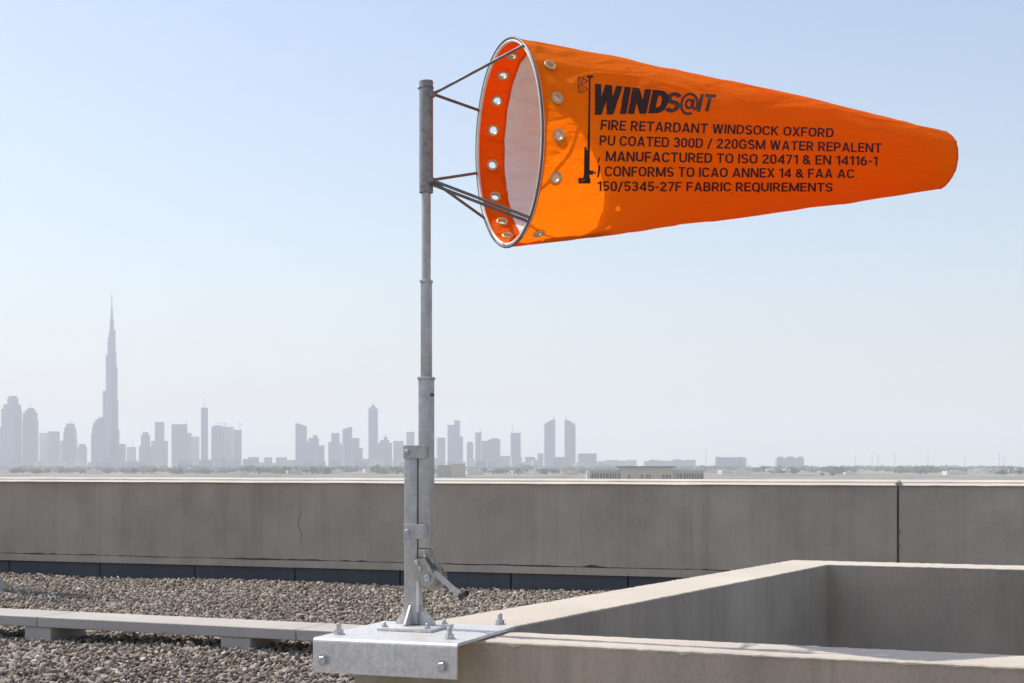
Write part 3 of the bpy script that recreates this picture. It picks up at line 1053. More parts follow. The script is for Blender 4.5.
# ---------------------------------------------------------------- printing on the cloth
def to_cloth(x, y, lift=0.0016):
    d = (at_depth(x, y, 1.0) - CAM).normalized()
    hit, n, i, dist = bvh.ray_cast(CAM, d)
    if hit is None:
        return None
    if n.dot(d) > 0: n = -n
    return hit + n * lift
def arc(cx, cy, rx, ry, a0, a1, n=10):
    return [(cx + rx * math.cos(R(a0 + (a1 - a0) * i / n)), cy + ry * math.sin(R(a0 + (a1 - a0) * i / n))) for i in range(n + 1)]
def glyph(ch, w):
    """(width, strokes): a plain sans capital drawn as centre lines of stroke width w, height 1"""
    i, t, m = w / 2, 1 - w / 2, 0.5
    def bowl(x0, x1, y0, y1):
        ry = (y1 - y0) / 2; rx = min(ry, (x1 - x0) * 0.6)
        return [(x0, y1), (x1 - rx, y1)] + arc(x1 - rx, (y0 + y1) / 2, rx, ry, 85, -85) + [(x1 - rx, y0), (x0, y0)]
    def o(W):
        rx, ry = W / 2 - i, m - i
        return arc(W / 2, 1 - i - rx * 1.05, rx, rx * 1.05, 0, 180) + arc(W / 2, i + rx * 1.05, rx, rx * 1.05, 180, 360) + [(W - i, 1 - i - rx * 1.05)]
    def sgl(W):
        r = (t - i) / 4; rx = W / 2 - i
        return arc(W / 2, t - r, rx, r, 20, 180, 12)[0:] + arc(W / 2, t - r, rx, r, 180, 245, 4)[1:] + arc(W / 2, i + r, rx, r, 65, 0, 4) + arc(W / 2, i + r, rx, r, 0, -160, 12)[1:]
    G = {
     ' ': (0.26, []),
     'A': (0.70, [[(i * 1.1, 0), (0.34, 1)], [(0.36, 1), (0.70 - i * 1.1, 0)], [(0.17, 0.27), (0.53, 0.27)]]),
     'B': (0.60, [[(i, 0), (i, 1)], bowl(i, 0.56 - i, m, t), bowl(i, 0.60 - i, i, m)]),
     'C': (0.64, [arc(0.33, t - 0.27, 0.33 - i, 0.27, 12, 180) + arc(0.33, i + 0.27, 0.33 - i, 0.27, 180, 348)]),
     'D': (0.63, [[(i, 0), (i, 1)], [(i, t), (0.29, t)] + arc(0.29, t - 0.30, 0.34 - i, 0.30, 85, 0) + arc(0.29, i + 0.30, 0.34 - i, 0.30, 0, -85) + [(0.29, i), (i, i)]]),
     'E': (0.54, [[(i, 0), (i, 1)], [(i, t), (0.54, t)], [(i, 0.52), (0.49, 0.52)], [(i, i), (0.54, i)]]),
     'F': (0.53, [[(i, 0), (i, 1)], [(i, t), (0.53, t)], [(i, 0.49), (0.47, 0.49)]]),
     'G': (0.67, [arc(0.33, t - 0.27, 0.33 - i, 0.27, 12, 180) + arc(0.33, i + 0.27, 0.33 - i, 0.27, 180, 320) + [(0.65 - i, 0.17), (0.65 - i, 0.47), (0.36, 0.47)]]),
     'H': (0.66, [[(i, 0), (i, 1)], [(0.66 - i, 0), (0.66 - i, 1)], [(i, 0.52), (0.66 - i, 0.52)]]),
     'I': (w, [[(i, 0), (i, 1)]]),
     'K': (0.63, [[(i, 0), (i, 1)], [(0.60 - i * .9, 1), (i, 0.38)], [(0.24, 0.56), (0.63 - i * .9, 0)]]),
     'L': (0.53, [[(i, 1), (i, i), (0.53, i)]]),
     'M': (0.83, [[(i, 0), (i, 1)], [(i * 1.1, 1), (0.405, 0.06)], [(0.425, 0.06), (0.83 - i * 1.1, 1)], [(0.83 - i, 1), (0.83 - i, 0)]]),
     'N': (0.67, [[(i, 0), (i, 1)], [(i * 1.1, 1), (0.67 - i * 1.1, 0)], [(0.67 - i, 0), (0.67 - i, 1)]]),
     'O': (0.67, [o(0.67)]),
     'P': (0.60, [[(i, 0), (i, 1)], bowl(i, 0.60 - i, 0.42, t)]),
     'Q': (0.67, [o(0.67), [(0.40, 0.18), (0.64, -0.08)]]),
     'R': (0.62, [[(i, 0), (i, 1)], bowl(i, 0.59 - i, 0.44, t), [(0.32, 0.44), (0.60 - i * .8, 0)]]),
     'S': (0.59, [sgl(0.59)]),
     'T': (0.61, [[(0, t), (0.61, t)], [(0.305, t), (0.305, 0)]]),
     'U': (0.64, [[(i, 1), (i, 0.32)] + arc(0.32, i + 0.25, 0.32 - i, 0.25, 185, 355) + [(0.64 - i, 0.32), (0.64 - i, 1)]]),
     'W': (0.75 + 1.1 * w, [[(w * .52, 1), ((0.75 + 1.1 * w) * .285, 0)], [((0.75 + 1.1 * w) * .295, 0), ((0.75 + 1.1 * w) * .495, 1)], [((0.75 + 1.1 * w) * .505, 1), ((0.75 + 1.1 * w) * .705, 0)], [((0.75 + 1.1 * w) * .715, 0), (0.75 + 1.1 * w - w * .52, 1)]]),
     'X': (0.63, [[(i, 1), (0.63 - i, 0)], [(0.63 - i, 1), (i, 0)]]),
     '0': (0.54, [o(0.54)]),
     '1': (0.36, [[(0.36 - i, 0), (0.36 - i, 1)], [(0.36 - i, t - 0.02), (0.03, 0.77)]]),
     '2': (0.55, [arc(0.27, t - 0.22, 0.27 - i, 0.22, 175, -25, 12) + [(0.06, i * 1.2)], [(0.02, i), (0.55, i)]]),
     '3': (0.55, [arc(0.26, t - 0.20, 0.27 - i, 0.20, 165, -80, 12) + [(0.2, 0.53)], arc(0.27, i + 0.225, 0.28 - i, 0.225, 80, -165, 12)]),
     '4': (0.58, [[(0.44, 0), (0.44, 1)], [(0.42, t), (0.05, 0.30)], [(0.03, 0.27), (0.58, 0.27)]]),
     '5': (0.55, [[(0.52, t), (0.13, t), (0.095, 0.50)] + arc(0.28, i + 0.255, 0.27 - i, 0.255, 120, -160, 14)]),
     '6': (0.56, [arc(0.28, i + 0.25, 0.28 - i, 0.25, 0, 360, 20), [(i, 0.33)] + arc(0.40, 0.42, 0.40 - i, 0.58 - i, 180, 92, 8)]),
     '7': (0.55, [[(0.01, t), (0.55 - i, t), (0.18, 0)]]),
     '&': (0.66, [[(0.64, 0), (0.18, 0.62)] + arc(0.28, t - 0.15, 0.155, 0.15, 200, -35, 10) + [(0.36, 0.60), (0.16, 0.46)] + arc(0.25, i + 0.22, 0.25 - i, 0.22, 125, 325, 10) + [(0.56, 0.50)]]),
     '/': (0.40, [[(0.34, 1), (0.04, -0.08)]]),
     '-': (0.30, [[(0.0, 0.42), (0.30, 0.42)]]),
     '@': (0.95, [arc(0.475, 0.46, 0.475 - i * .7, 0.52, -65, -360 + 12, 26) + arc(0.79, 0.36, 0.11, 0.17, 0, -180, 6), arc(0.46, 0.46, 0.16, 0.22, 0, 360, 18), [(0.68, 0.72), (0.66, 0.30)]]),
    }
    return G[ch]
def text_bm(body, w=0.16, gap=0.085, shear=0.0):
    """outline strokes of a line of print, scaled to width 1; the stroke number is kept in z"""
    bm = bmesh.new()
    x = 0.0; k = 0
    for ch in body:
        W, strokes = glyph(ch, w)
        for st in strokes:
            P = [Vector(p) for p in st]
            P = [p for q, p in enumerate(P) if q == 0 or (p - P[q - 1]).length > 1e-4]
            n = len(P); L_, R_ = [], []
            closed = (P[0] - P[-1]).length < 1e-3
            for q in range(n):
                d0 = (P[q] - P[q - 1]).normalized() if q > 0 else ((P[0] - P[-2]).normalized() if closed else (P[1] - P[0]).normalized())
                d1 = (P[q + 1] - P[q]).normalized() if q < n - 1 else ((P[1] - P[0]).normalized() if closed else (P[-1] - P[-2]).normalized())
                n0 = Vector((-d0.y, d0.x)); n1 = Vector((-d1.y, d1.x))
                mt = (n0 + n1)
                mt = mt.normalized() if mt.length > 1e-4 else n0
                kf = min(1.0 / max(0.25, mt.dot(n0)), 1.45) * w / 2
                L_.append(P[q] + mt * kf); R_.append(P[q] - mt * kf)
            if n == 2 and abs(P[0].y - P[1].y) > 0.4 and abs(P[0].x - P[1].x) > 0.02:
                dd = P[1] - P[0]; hw = w / 2 * dd.length / abs(dd.y) * 0.96
                sg = 1 if dd.y < 0 else -1
                L_ = [p + Vector((hw * sg, 0)) for p in P]; R_ = [p - Vector((hw * sg, 0)) for p in P]
            vs_ = [(bm.verts.new((x + a.x, a.y, k)), bm.verts.new((x + b_.x, b_.y, k))) for a, b_ in zip(L_, R_)]
            for (a, b_), (c, d_) in zip(vs_, vs_[1:]):
                bm.faces.new((a, b_, d_, c))
            k = (k + 1) % 6
        x += W + (gap if ch != ' ' else gap * 0.4)
    for v in bm.verts: v.co.x += shear * v.co.y
    xs = [v.co.x for v in bm.verts]; x0, x1 = min(xs), max(xs)
    for v in bm.verts: v.co.x = (v.co.x - x0) / (x1 - x0)
    return bm
def map_quad(bm, cap, tl, tr, bl_, br, out, cuts_x=0, cuts_y=0):
    """cap = height of a capital in font units; the four corners are where the cloth shows the line's box"""
    for i in range(1, cuts_x):
        bmesh.ops.bisect_plane(bm, geom=bm.verts[:] + bm.edges[:] + bm.faces[:], plane_co=(i / cuts_x, 0, 0), plane_no=(1, 0, 0))
    for i in range(1, cuts_y):
        bmesh.ops.bisect_plane(bm, geom=bm.verts[:] + bm.edges[:] + bm.faces[:], plane_co=(0, i / cuts_y, 0), plane_no=(0, 1, 0))
    tl, tr, bl_, br = (Vector(p) for p in (tl, tr, bl_, br))
    mp = {}
    for v in bm.verts:
        s, t = v.co.x, v.co.y
        p = bl_.lerp(br, s).lerp(tl.lerp(tr, s), t)
        q = to_cloth(p.x, p.y, 0.0020 + 0.00012 * v.co.z)
        mp[v] = out.verts.new(q)
    for f in bm.faces:
        try: out.faces.new([mp[v] for v in f.verts])
        except ValueError: pass
    bm.free()
CAPH = 1.0
LINES = [('FIRE RETARDANT WINDSOCK OXFORD', (600.8, 119.9), (833.5, 128.6), (600.0, 129.9), (833.0, 137.6)),
         ('PU COATED 300D / 220GSM WATER REPALENT', (599.6, 135.3), (881.2, 143.6), (599.0, 145.5), (881.0, 152.6)),
         ('MANUFACTURED TO ISO 20471 & EN 14116-1', (605.6, 151.0), (877.0, 156.4), (605.2, 161.2), (876.8, 165.4)),
         ('CONFORMS TO ICAO ANNEX 14 & FAA AC', (604.5, 166.1), (854.2, 169.1), (604.3, 176.3), (853.9, 177.9)),
         ('150/5345-27F FABRIC REQUIREMENTS', (597.0, 181.0), (832.4, 182.6), (596.8, 190.8), (832.2, 191.2))]
out = bmesh.new()
for body, tl, tr, bl_, br in LINES:
    map_quad(text_bm(body), CAPH, tl, tr, bl_, br, out, 0, 6)
def poly_on_cloth(out, pts, n=1):
    vs = [out.verts.new(to_cloth(x, y)) for x, y in pts]
    out.faces.new(vs)
poly_on_cloth(out, [(598.4, 157.5), (600.0, 157.5), (598.9, 161.6), (597.2, 163.0)])
for ya, yb, xa, xb in ((165.2, 168.4, 598.1, 597.9), (168.4, 171.6, 597.9, 597.7), (171.6, 174.6, 597.7, 597.2), (174.6, 177.2, 597.2, 596.2)):
    poly_on_cloth(out, [(xa, ya), (xa + 2.0, ya), (xb + 2.0, yb), (xb, yb)])
def sub_link(name, bm, mat):
    o = link(name, bm, mat)
    o.parent = fab
    o.matrix_parent_inverse = Matrix.Identity(4)
    return o
def print_part(name, bm, mat):
    me = bpy.data.meshes.new(name)
    bm.to_mesh(me); bm.free()
    me.materials.append(mat)
    o = bpy.data.objects.new(name, me); COL.objects.link(o)
    o.parent = fab
    o.matrix_parent_inverse = Matrix.Translation(-Vector(sock.location)) @ Matrix.Translation(Vector(sock.location))
    return o
print_part('small_lettering', out, M['ink'])
out = bmesh.new()
map_quad(text_bm('WIND', 0.235, 0.055, 0.16), CAPH, (594.6, 84.0), (668.5, 91.8), (594.4, 115.2), (668.0, 113.2), out, 14, 8)
print_part('logo_lettering', out, M['ink'])
out = bmesh.new()
map_quad(text_bm('S', 0.19, 0.05, 0.16), CAPH, (665.0, 91.6), (681.5, 93.2), (664.6, 113.2), (681.0, 112.4), out, 3, 6)
map_quad(text_bm('@', 0.13, 0.05, 0.10), CAPH, (680.0, 93.2), (698.5, 94.6), (679.6, 113.4), (698.0, 112.6), out, 3, 6)
map_quad(text_bm('IT', 0.20, 0.07, 0.22), CAPH, (696.5, 94.0), (716.0, 95.0), (696.2, 112.0), (715.6, 111.2), out, 3, 6)
print_part('logo_lettering', out, M['ink_soft'])
# small mast emblem
out = bmesh.new()
def Z7(x, y): return (570 + x / 5.256, 70 + y / 5.256)
def strip(x0, y0, x1, y1, w0, w1, n=14):
    for i in range(n):
        t0, t1 = i / n, (i + 1) / n
        a = (x0 + (x1 - x0) * t0, y0 + (y1 - y0) * t0, w0 + (w1 - w0) * t0); b = (x0 + (x1 - x0) * t1, y0 + (y1 - y0) * t1, w0 + (w1 - w0) * t1)
        dx, dy = x1 - x0, y1 - y0; L = math.hypot(dx, dy); nx, ny = -dy / L, dx / L
        poly_on_cloth(out, [Z7(a[0] - nx * a[2], a[1] - ny * a[2]), Z7(b[0] - nx * b[2], b[1] - ny * b[2]), Z7(b[0] + nx * b[2], b[1] + ny * b[2]), Z7(a[0] + nx * a[2], a[1] + ny * a[2])])
strip(103, 40, 98, 350, 4.5, 5.5)
strip(98, 335, 94, 570, 6.5, 6.5)
strip(80, 405, 78, 570, 6.0, 6.5)
strip(88, 420, 87, 560, 3.0, 3.0)
strip(70, 560, 102, 560, 8, 8, 4)
strip(43, 582, 106, 580, 14, 15, 6)
strip(88, 36, 120, 36, 6.5, 6.5, 4)
strip(96, 535, 120, 545, 12, 8, 4)
strip(112, 530, 135, 545, 4, 4, 4)
for seg in ((42, 35, 95, 60), (42, 35, 60, 80), (60, 80, 95, 60), (42, 78, 95, 100), (42, 78, 60, 122), (60, 122, 95, 100), (42, 122, 70, 100), (70, 36, 60, 80), (42, 35, 42, 122)):
    strip(*seg, 1.5, 1.5, 3)
print_part('mast_emblem', out, M['ink'])

# ---------------------------------------------------------------- skyline
def bx(px, D): return (px - CX) / F * D
def tz(y, D): return EYE + (HY - y) / F * D
FACS = [M['fac_blue'], M['fac_grey'], M['fac_pale']]
def loop_local(pts, cx, cy, r):
    c, s = math.cos(r), math.sin(r)
    return [Vector((x * c - y * s, x * s + y * c, 0)) for x, y in pts]
def seg_box(bm, x0, x1, ytop, D, cy0, rot, ybot=None, slant=0.0, ar=0.75):
    """one block of a tower; x0..x1 are its photo edges at distance D, ytop its top"""
    x0, x1 = x0 - 0.35, x1 + 0.35
    W = bx(x1, D) - bx(x0, D); cx = (bx(x0, D) + bx(x1, D)) / 2
    w_ = W / (math.cos(rot) + ar * abs(math.sin(rot)))
    d_ = w_ * ar
    pts = loop_local([(-w_ / 2, -d_ / 2), (w_ / 2, -d_ / 2), (w_ / 2, d_ / 2), (-w_ / 2, d_ / 2)], 0, 0, rot)
    z0 = GZ if ybot is None else tz(ybot, D)
    zt = tz(ytop, D)
    lo = [bm.verts.new((cx + p.x, D + p.y, z0)) for p in pts]
    hi = [bm.verts.new((cx + p.x, D + p.y, zt + slant * (p.x / (W / 2)) * D / F)) for p in pts]
    bm.faces.new(lo[::-1]); bm.faces.new(hi)
    for i in range(4):
        j = (i + 1) % 4
        bm.faces.new((lo[i], lo[j], hi[j], hi[i]))
    return cx, w_
def tower(label, blocks, D, mat=None, spire=None, crown=None, group='hazy skyline towers', cat='tower', name='tower'):
    """blocks: (x0, x1, ytop[, slant]); spire: (x, y0, y1[, half width px]); crown: (x0, x1, y0, y1, kind)"""
    rot = R(random.uniform(-28, 28))
    mat = mat or random.choice(FACS)
    x0 = min(b[0] for b in blocks); x1 = max(b[1] for b in blocks)
    root = thing(name, label, cat, (bx((x0 + x1) / 2, D), D, GZ), group)
    for i, b in enumerate(blocks):
        bm = bmesh.new()
        seg_box(bm, b[0], b[1], b[2], D + (i * 7.0), 0, rot, None, b[3] if len(b) > 3 else 0.0)
        link('shaft', bm, mat, root)
    if crown:
        cx0, cx1, y0, y1, kd = crown
        bm = bmesh.new()
        c = bx((cx0 + cx1) / 2, D); hw = (bx(cx1, D) - bx(cx0, D)) / 2
        zb, zt = tz(y0, D), tz(y1, D)
        n = 4 if kd == 'pyramid' else 20
        steps = 8
        rings = []
        for i in range(steps + 1):
            t = i / steps
            if kd == 'pyramid': rr = hw * (1 - t * 0.97)
            else: rr = hw * math.sqrt(max(0.0009, 1 - t * t))
            q = 0.7071 if kd == 'pyramid' else 1
            rings.append([Vector((c + rr / q * math.cos(2 * math.pi * k / n + math.pi / 4) , D + 0.75 * rr / q * math.sin(2 * math.pi * k / n + math.pi / 4), zb + (zt - zb) * t)) for k in range(n)])
        loop_solid(bm, rings)
        link('crown', bm, mat, root)
    if spire:
        bm = bmesh.new()
        hwid = spire[3] if len(spire) > 3 else 0.35
        X = bx(spire[0], D)
        tube(bm, (X, D, tz(spire[1], D) - 10), (X, D, tz(spire[2], D)), hwid / F * D, 0.12 / F * D, 8)
        link('spire', bm, M['steel_far'], root)
    return root

B, G, P = FACS
# supertall with three-winged plan and spiralling setbacks
D = 7060.0
bk = thing('supertall_tower', 'tallest tower of the skyline, stepped and tapering to a needle spire', 'skyscraper', (bx(112, D), D, GZ))
c0 = bx(111.8, D); m = D / F
def wing(ang, steps):
    """steps: (reach px, top y)"""
    bm = bmesh.new()
    for i, (reach, yt) in enumerate(steps):
        ca, sa = math.cos(ang), math.sin(ang)
        hw = 3.0 * m
        prof = [(-0.5 * m, -hw), (reach * m * 0.82, -hw)]
        for k in range(5):
            t = -math.pi / 2 + math.pi * k / 4
            prof.append((reach * m * 0.82 + reach * m * 0.18 * math.cos(t), hw * math.sin(t)))
        prof += [(reach * m * 0.82, hw), (-0.5 * m, hw)]
        pts = [(c0 + x * ca - y * sa, D + x * sa + y * ca) for x, y in prof]
        prism(bm, pts, GZ - 0.5 * i - 3 * abs(math.sin(ang)), tz(yt, D))
    return bm
link('wing', wing(R(180), [(4.0, 343), (5.9, 355), (9.0, 391), (12.0, 428), (14, 445)]), M['fac_blue'], bk)
link('wing', wing(R(-20), [(3.0, 330), (4.2, 352), (5.6, 367), (6.6, 400), (8.0, 430), (11, 446)]), M['fac_blue'], bk)
link('wing', wing(R(-100), [(4, 338), (7, 375), (11, 412), (14, 440)]), M['fac_grey'], bk)
bm = bmesh.new()
rings = []
for yt, hw in ((470, 4.2), (345, 3.6), (332, 3.0), (331.5, 2.4), (320, 1.9), (319.5, 1.4), (309, 0.95), (308.5, 0.6), (290, 0.15)):
    rings.append([Vector((c0 + hw * m * math.cos(2 * math.pi * k / 12), D + hw * m * math.sin(2 * math.pi * k / 12), tz(yt, D))) for k in range(12)])
loop_solid(bm, rings)
link('core_spire', bm, M['fac_blue'], bk)

tower('hazy grey block cut off by the left photo edge', [(-7, 2, 427)], 7500, G)
tower('broad stepped tower with a rounded crown, leftmost of the tall ones', [(3, 20.2, 409), (5, 19.5, 404.5), (8.4, 17.4, 398), (9.6, 16.2, 396)], 7200, B)
tower('tall tower with arched crown and thin mast, second from the left photo edge', [(23.7, 37.2, 420), (24.2, 36.4, 413), (26, 35, 410), (28.5, 33.5, 408)], 7250, B, (30.5, 409, 401))
tower('plain flat-topped block right of the arched-crown tower', [(40, 48.5, 433)], 7600, P)
tower('flat-topped block overlapping the plain block, slightly taller', [(49, 59, 431.5)], 7450, G)
tower('low narrow slab wedged left of the bullet-shaped tower', [(59, 64.5, 441)], 7700, P)
tower('bullet-shaped tower with tapered shoulders left of the supertall', [(64.2, 76, 440), (64.7, 75.5, 433), (65.5, 75, 427.5), (67, 73.6, 423.6)], 7300, B, (70.5, 424, 418))
tower('short rounded block just left of the curved tower by the supertall', [(77.5, 87, 447), (79, 85.5, 444)], 7400, G)
tower('curved quarter-round tower against the left foot of the supertall', [(92, 104.5, 434), (92.8, 104.5, 427), (94, 104.5, 422.5), (96, 104.5, 419.5), (99, 104.5, 417.2)], 6800, B)
tower('low shoulder block against the right foot of the supertall', [(119, 125, 444)], 6900, B)
tower('wide low podium in front of the supertall', [(104, 129, 461)], 6300, G)
tower('short block with a small pinnacle right of the supertall', [(127, 135.6, 447)], 7300, P, (132.6, 446, 441))
tower('slender tower with a domed top, third building right of the supertall', [(140, 151, 446), (141.7, 149.3, 435), (143.2, 147.8, 432.2)], 7350, B, (145.5, 433, 431))
tower('stepped tower with wide shoulders between the domed tower and the broad slab', [(151.4, 168, 441), (155, 164.3, 422)], 7500, G)
tower('broad flat slab tower with a corner antenna', [(172.4, 186.5, 424.3)], 7350, B, (186, 424, 418))
tower('step-down block against the right side of the broad slab', [(186, 191, 433)], 7550, G)
tower('lower flat block left of the slim needle-topped tower', [(190.5, 199, 436.7)], 7650, P)
tower('slim dark rectangular tower with a needle, tallest between supertall and mast', [(201, 208, 407.7)], 7250, B, (204.3, 408, 398))
tower('left one of three joined towers under construction cranes', [(212, 223.5, 427), (214, 222, 425.5)], 7400, B)
tower('pale middle one of three joined towers under construction cranes', [(224, 233.4, 427)], 7460, P, (226, 427, 424))
tower('right one of three joined towers under construction cranes', [(234, 241.6, 430)], 7380, B)
def crane(xm, ytop, ybase, xl, xr, D, label):
    root = thing('tower_crane', label, 'crane', (bx(xm, D), D, tz(ybase, D)), 'cranes on the unfinished towers')
    bm = bmesh.new(); box(bm, WORLD, bx(xm, D) - 1.0, bx(xm, D) + 1.0, D - 1.0, D + 1.0, tz(ybase, D), tz(ytop, D)); link('crane_mast', bm, M['steel_far'], root)
    bm = bmesh.new(); tube(bm, (bx(xl, D), D, tz(ytop + 0.6, D)), (bx(xr, D), D, tz(ytop + 1.6, D)), 1.0, 0.8, 6); link('jib', bm, M['steel_far'], root)
crane(224.5, 422.5, 428, 216, 230, 7420, 'thin crane with level jib above the left of the joined towers')
crane(240, 423, 431, 237.5, 243, 7390, 'thin crane standing on the right of the joined towers')
tower('small square block, right of the crane-topped towers', [(249, 258.5, 457)], 7300, G, group='low square blocks')
tower('small square block, second right of the crane-topped towers', [(264, 272, 457.4)], 7300, G, group='low square blocks')
tower('wider square block, nearest left of the slant-roofed tower', [(276, 286.6, 457.4), (286, 291, 463)], 7350, G, (286.5, 458, 454), group='low square blocks')
tower('tall tower with a roof slanting down to the right', [(296, 306.3, 424.5, -1.6)], 7250, B)
tower('low infill block joining the slant-roofed tower to its stepped neighbour', [(305, 310.5, 441)], 7600, G)
tower('stepped tower with a small peak right of the slant-roofed tower', [(309, 318.5, 438), (313.3, 317, 435)], 7400, B)
tower('short block on the right end of the slant-roofed cluster', [(318, 324, 445.5)], 7450, G)
tower('square-shouldered tower left of the blade-roofed tower', [(329, 340, 442), (332, 339, 433)], 7500, G)
tower('infill block between square-shouldered and blade-roofed towers', [(338.5, 343.5, 444.5)], 7700, G)
tower('blade-roofed tower whose roof rises to the right', [(342.3, 352, 428, 1.4)], 7300, B)
tower('flat tower joined to the right of the blade-roofed tower', [(352, 359.2, 438)], 7400, B)
tower('narrow step-down block right of the blade-roofed cluster', [(358.8, 362.5, 448)], 7450, G)
tower('lowest step-down block left of the pyramid-topped tower', [(362, 369, 459)], 7500, G)
tower('tall slim tower with a pyramid top left of the mast', [(369, 377.4, 408.5)], 7200, B, (373.5, 406, 402.5), (369.6, 376.8, 408.5, 404, 'pyramid'))
tower('broad tower with a stepped peak right of the pyramid-topped tower', [(377.3, 392, 443), (380, 389, 440), (384, 387, 437)], 7500, B, (385.5, 437, 434))
tower('flat block immediately left of the hinged post', [(394, 403, 441)], 7500, G)
tower('thin flat tower rising above the top of the hinged post', [(407, 414, 432)], 7700, G)
tower('flat tower just right of the square mast tube', [(437, 445, 437.6)], 7500, G)
tower('left half of the twin-height pair right of the mast', [(448, 454.4, 425)], 7350, B)
tower('right and taller half of the pair right of the mast', [(454.6, 459.6, 420.5), (455, 462.6, 436.6)], 7450, B)
tower('short rounded block left of the slender tower with corner pinnacles', [(467, 473, 443.4), (468, 472, 441.6)], 7500, G)
tower('slender tower with corner pinnacles in the middle of the photo', [(475.4, 481, 432.5)], 7350, B, (480.3, 432, 428))
tower('lower left part of the broad dark slab pair', [(482, 488.5, 440.8)], 7550, B)
tower('broad dark slab, right part of its pair', [(488.5, 500, 439.5), (492, 498, 438.3)], 7500, B)
tower('low wide block between the broad slab and the lone flat tower', [(500.8, 511, 456)], 7500, G)
tower('lone flat-topped tower with a thin mast at its left corner', [(511, 520.4, 433)], 7300, B, (512.5, 433, 424.5))
tower('low block right of the lone flat-topped tower', [(525.5, 535, 457)], 7400, G)
tower('low narrow block between the lone tower and the twins', [(537.5, 543, 453.5)], 7500, G)
tower('left one of the tall twin towers, its tip leaning right', [(544.6, 555, 424.5), (546, 555, 422, 0.8), (549, 555, 420, 1.0)], 7300, B, (553.8, 421, 415.5, 0.9), group='twin towers')
tower('right one of the tall twin towers, its tip leaning left', [(564.8, 575.2, 425), (564.8, 574, 422.5, -0.8), (564.8, 571, 420.5, -1.0)], 7300, B, (566, 421, 415.5, 0.9), group='twin towers')
tower('low hall at the feet of the twin towers', [(554.6, 564.6, 461)], 7100, G)
tower('solid box-shaped block right of the twin towers', [(578, 596, 453.5)], 7000, G)
tower('long low hazy terrace behind the left wing of the arcaded building', [(596, 607, 461.2), (604, 618, 460), (615, 627, 460.8), (626, 636, 460)], 7200, P)
tower('long low hazy terrace behind the middle of the arcaded building', [(644.5, 651, 461), (650, 658, 459.8), (657, 665, 460.6)], 7200, G)
tower('long low hazy terrace behind the right wing of the arcaded building', [(666, 675, 460.8), (673, 681, 459.4), (680, 688, 460.2), (686, 695, 459.8)], 7200, G)
tower('wide flat hazy building alone right of the arcaded building', [(715, 747, 458.4), (717, 746, 457.4), (716, 720, 456.8), (738, 742, 456.9)], 6600, B)
for x0, x1, w in ((776, 784, 'left'), (785, 795, 'middle'), (796, 804, 'right')):
    tower(f'{w} one of three small hazy apartment blocks standing close together', [(x0, x1, 458), (x0 + 1.5, x1 - 1.5, 456.6)], 6900, G, group='three hazy apartment blocks')

# low city fabric round the feet of the towers
rf = random.Random(21)
for i in range(70):
    x0 = rf.uniform(-12, 600); wpx = rf.uniform(4, 15)
    if 244 < x0 < 292 and rf.random() < 0.6: continue
    tower('low hazy city block in the unbroken row at the feet of the towers', [(x0, x0 + wpx, rf.uniform(457, 465.5))], rf.uniform(6000, 7000), rf.choice([G, P, B]), group='low city blocks', cat='building', name='city_block')
# arcaded low building beyond the parapet
D = 2150.0
arc = thing('arcaded_building', 'long low sand-coloured building with a flat roof and row of dark openings', 'building', (bx(645, D), D, GZ))
def ab(name, x0, x1, y0, y1, d0, d1, mat):
    bm = bmesh.new()
    box(bm, WORLD, bx(x0, D), bx(x1, D), D + d0, D + d1, (GZ if y0 is None else tz(y0, D)), tz(y1, D))
    return link(name, bm, mat, arc)
ab('wall', 588, 704, None, 470.2, 0, 30, M['sand_dark'])
ab('centre_block', 621, 673, None, 467.6, -4, 34, M['sandstone'])
ab('roof_slab', 616.5, 675.5, 467.5, 466.2, -9, 38, M['roof_dark'])
ab('end_pier', 586.5, 590, None, 470.8, -6, 20, M['house_white'])
x = 592.0
while x < 704:
    wd = random.choice([1.4, 1.8, 2.3])
    if not (620 < x < 674) and x + wd < 703.5:
        bm = bmesh.new(); box(bm, WORLD, bx(x, D), bx(x + wd, D), D - 0.6, D + 0.5, GZ + 0.5, tz(473.4, D)); link('window', bm, M['glass_dark'], arc)
    elif 621.5 < x < 671 and random.random() < 0.35:
        bm = bmesh.new(); box(bm, WORLD, bx(x + 1, D), bx(x + 1 + wd, D), D - 4.6, D - 3.5, GZ + 0.5, tz(474.6, D)); link('window', bm, M['glass_dark'], arc)
    x += wd + random.uniform(0.8, 1.6)

D = 2500.0
bb = thing('flat_building', 'plain low grey-brown flat-roofed building just right of the mast base', 'building', (bx(451, D), D, GZ))
bm = bmesh.new(); box(bm, WORLD, bx(437, D), bx(453, D), D, D + 30, GZ, tz(465.2, D)); link('wall', bm, M['sand_dark'], bb)
bm = bmesh.new(); box(bm, WORLD, bx(451.4, D), bx(465, D), D - 5, D + 25, GZ, tz(463.8, D)); link('side_block', bm, M['sandstone'], bb)
for xa in (447, 463):
    bm = bmesh.new(); box(bm, WORLD, bx(xa, D), bx(xa + 2.6, D), D + 2, D + 8, tz(465.3 if xa < 450 else 463.8, D) + .05, tz(462.0, D)); link('roof_tank', bm, M['house_white'], bb)

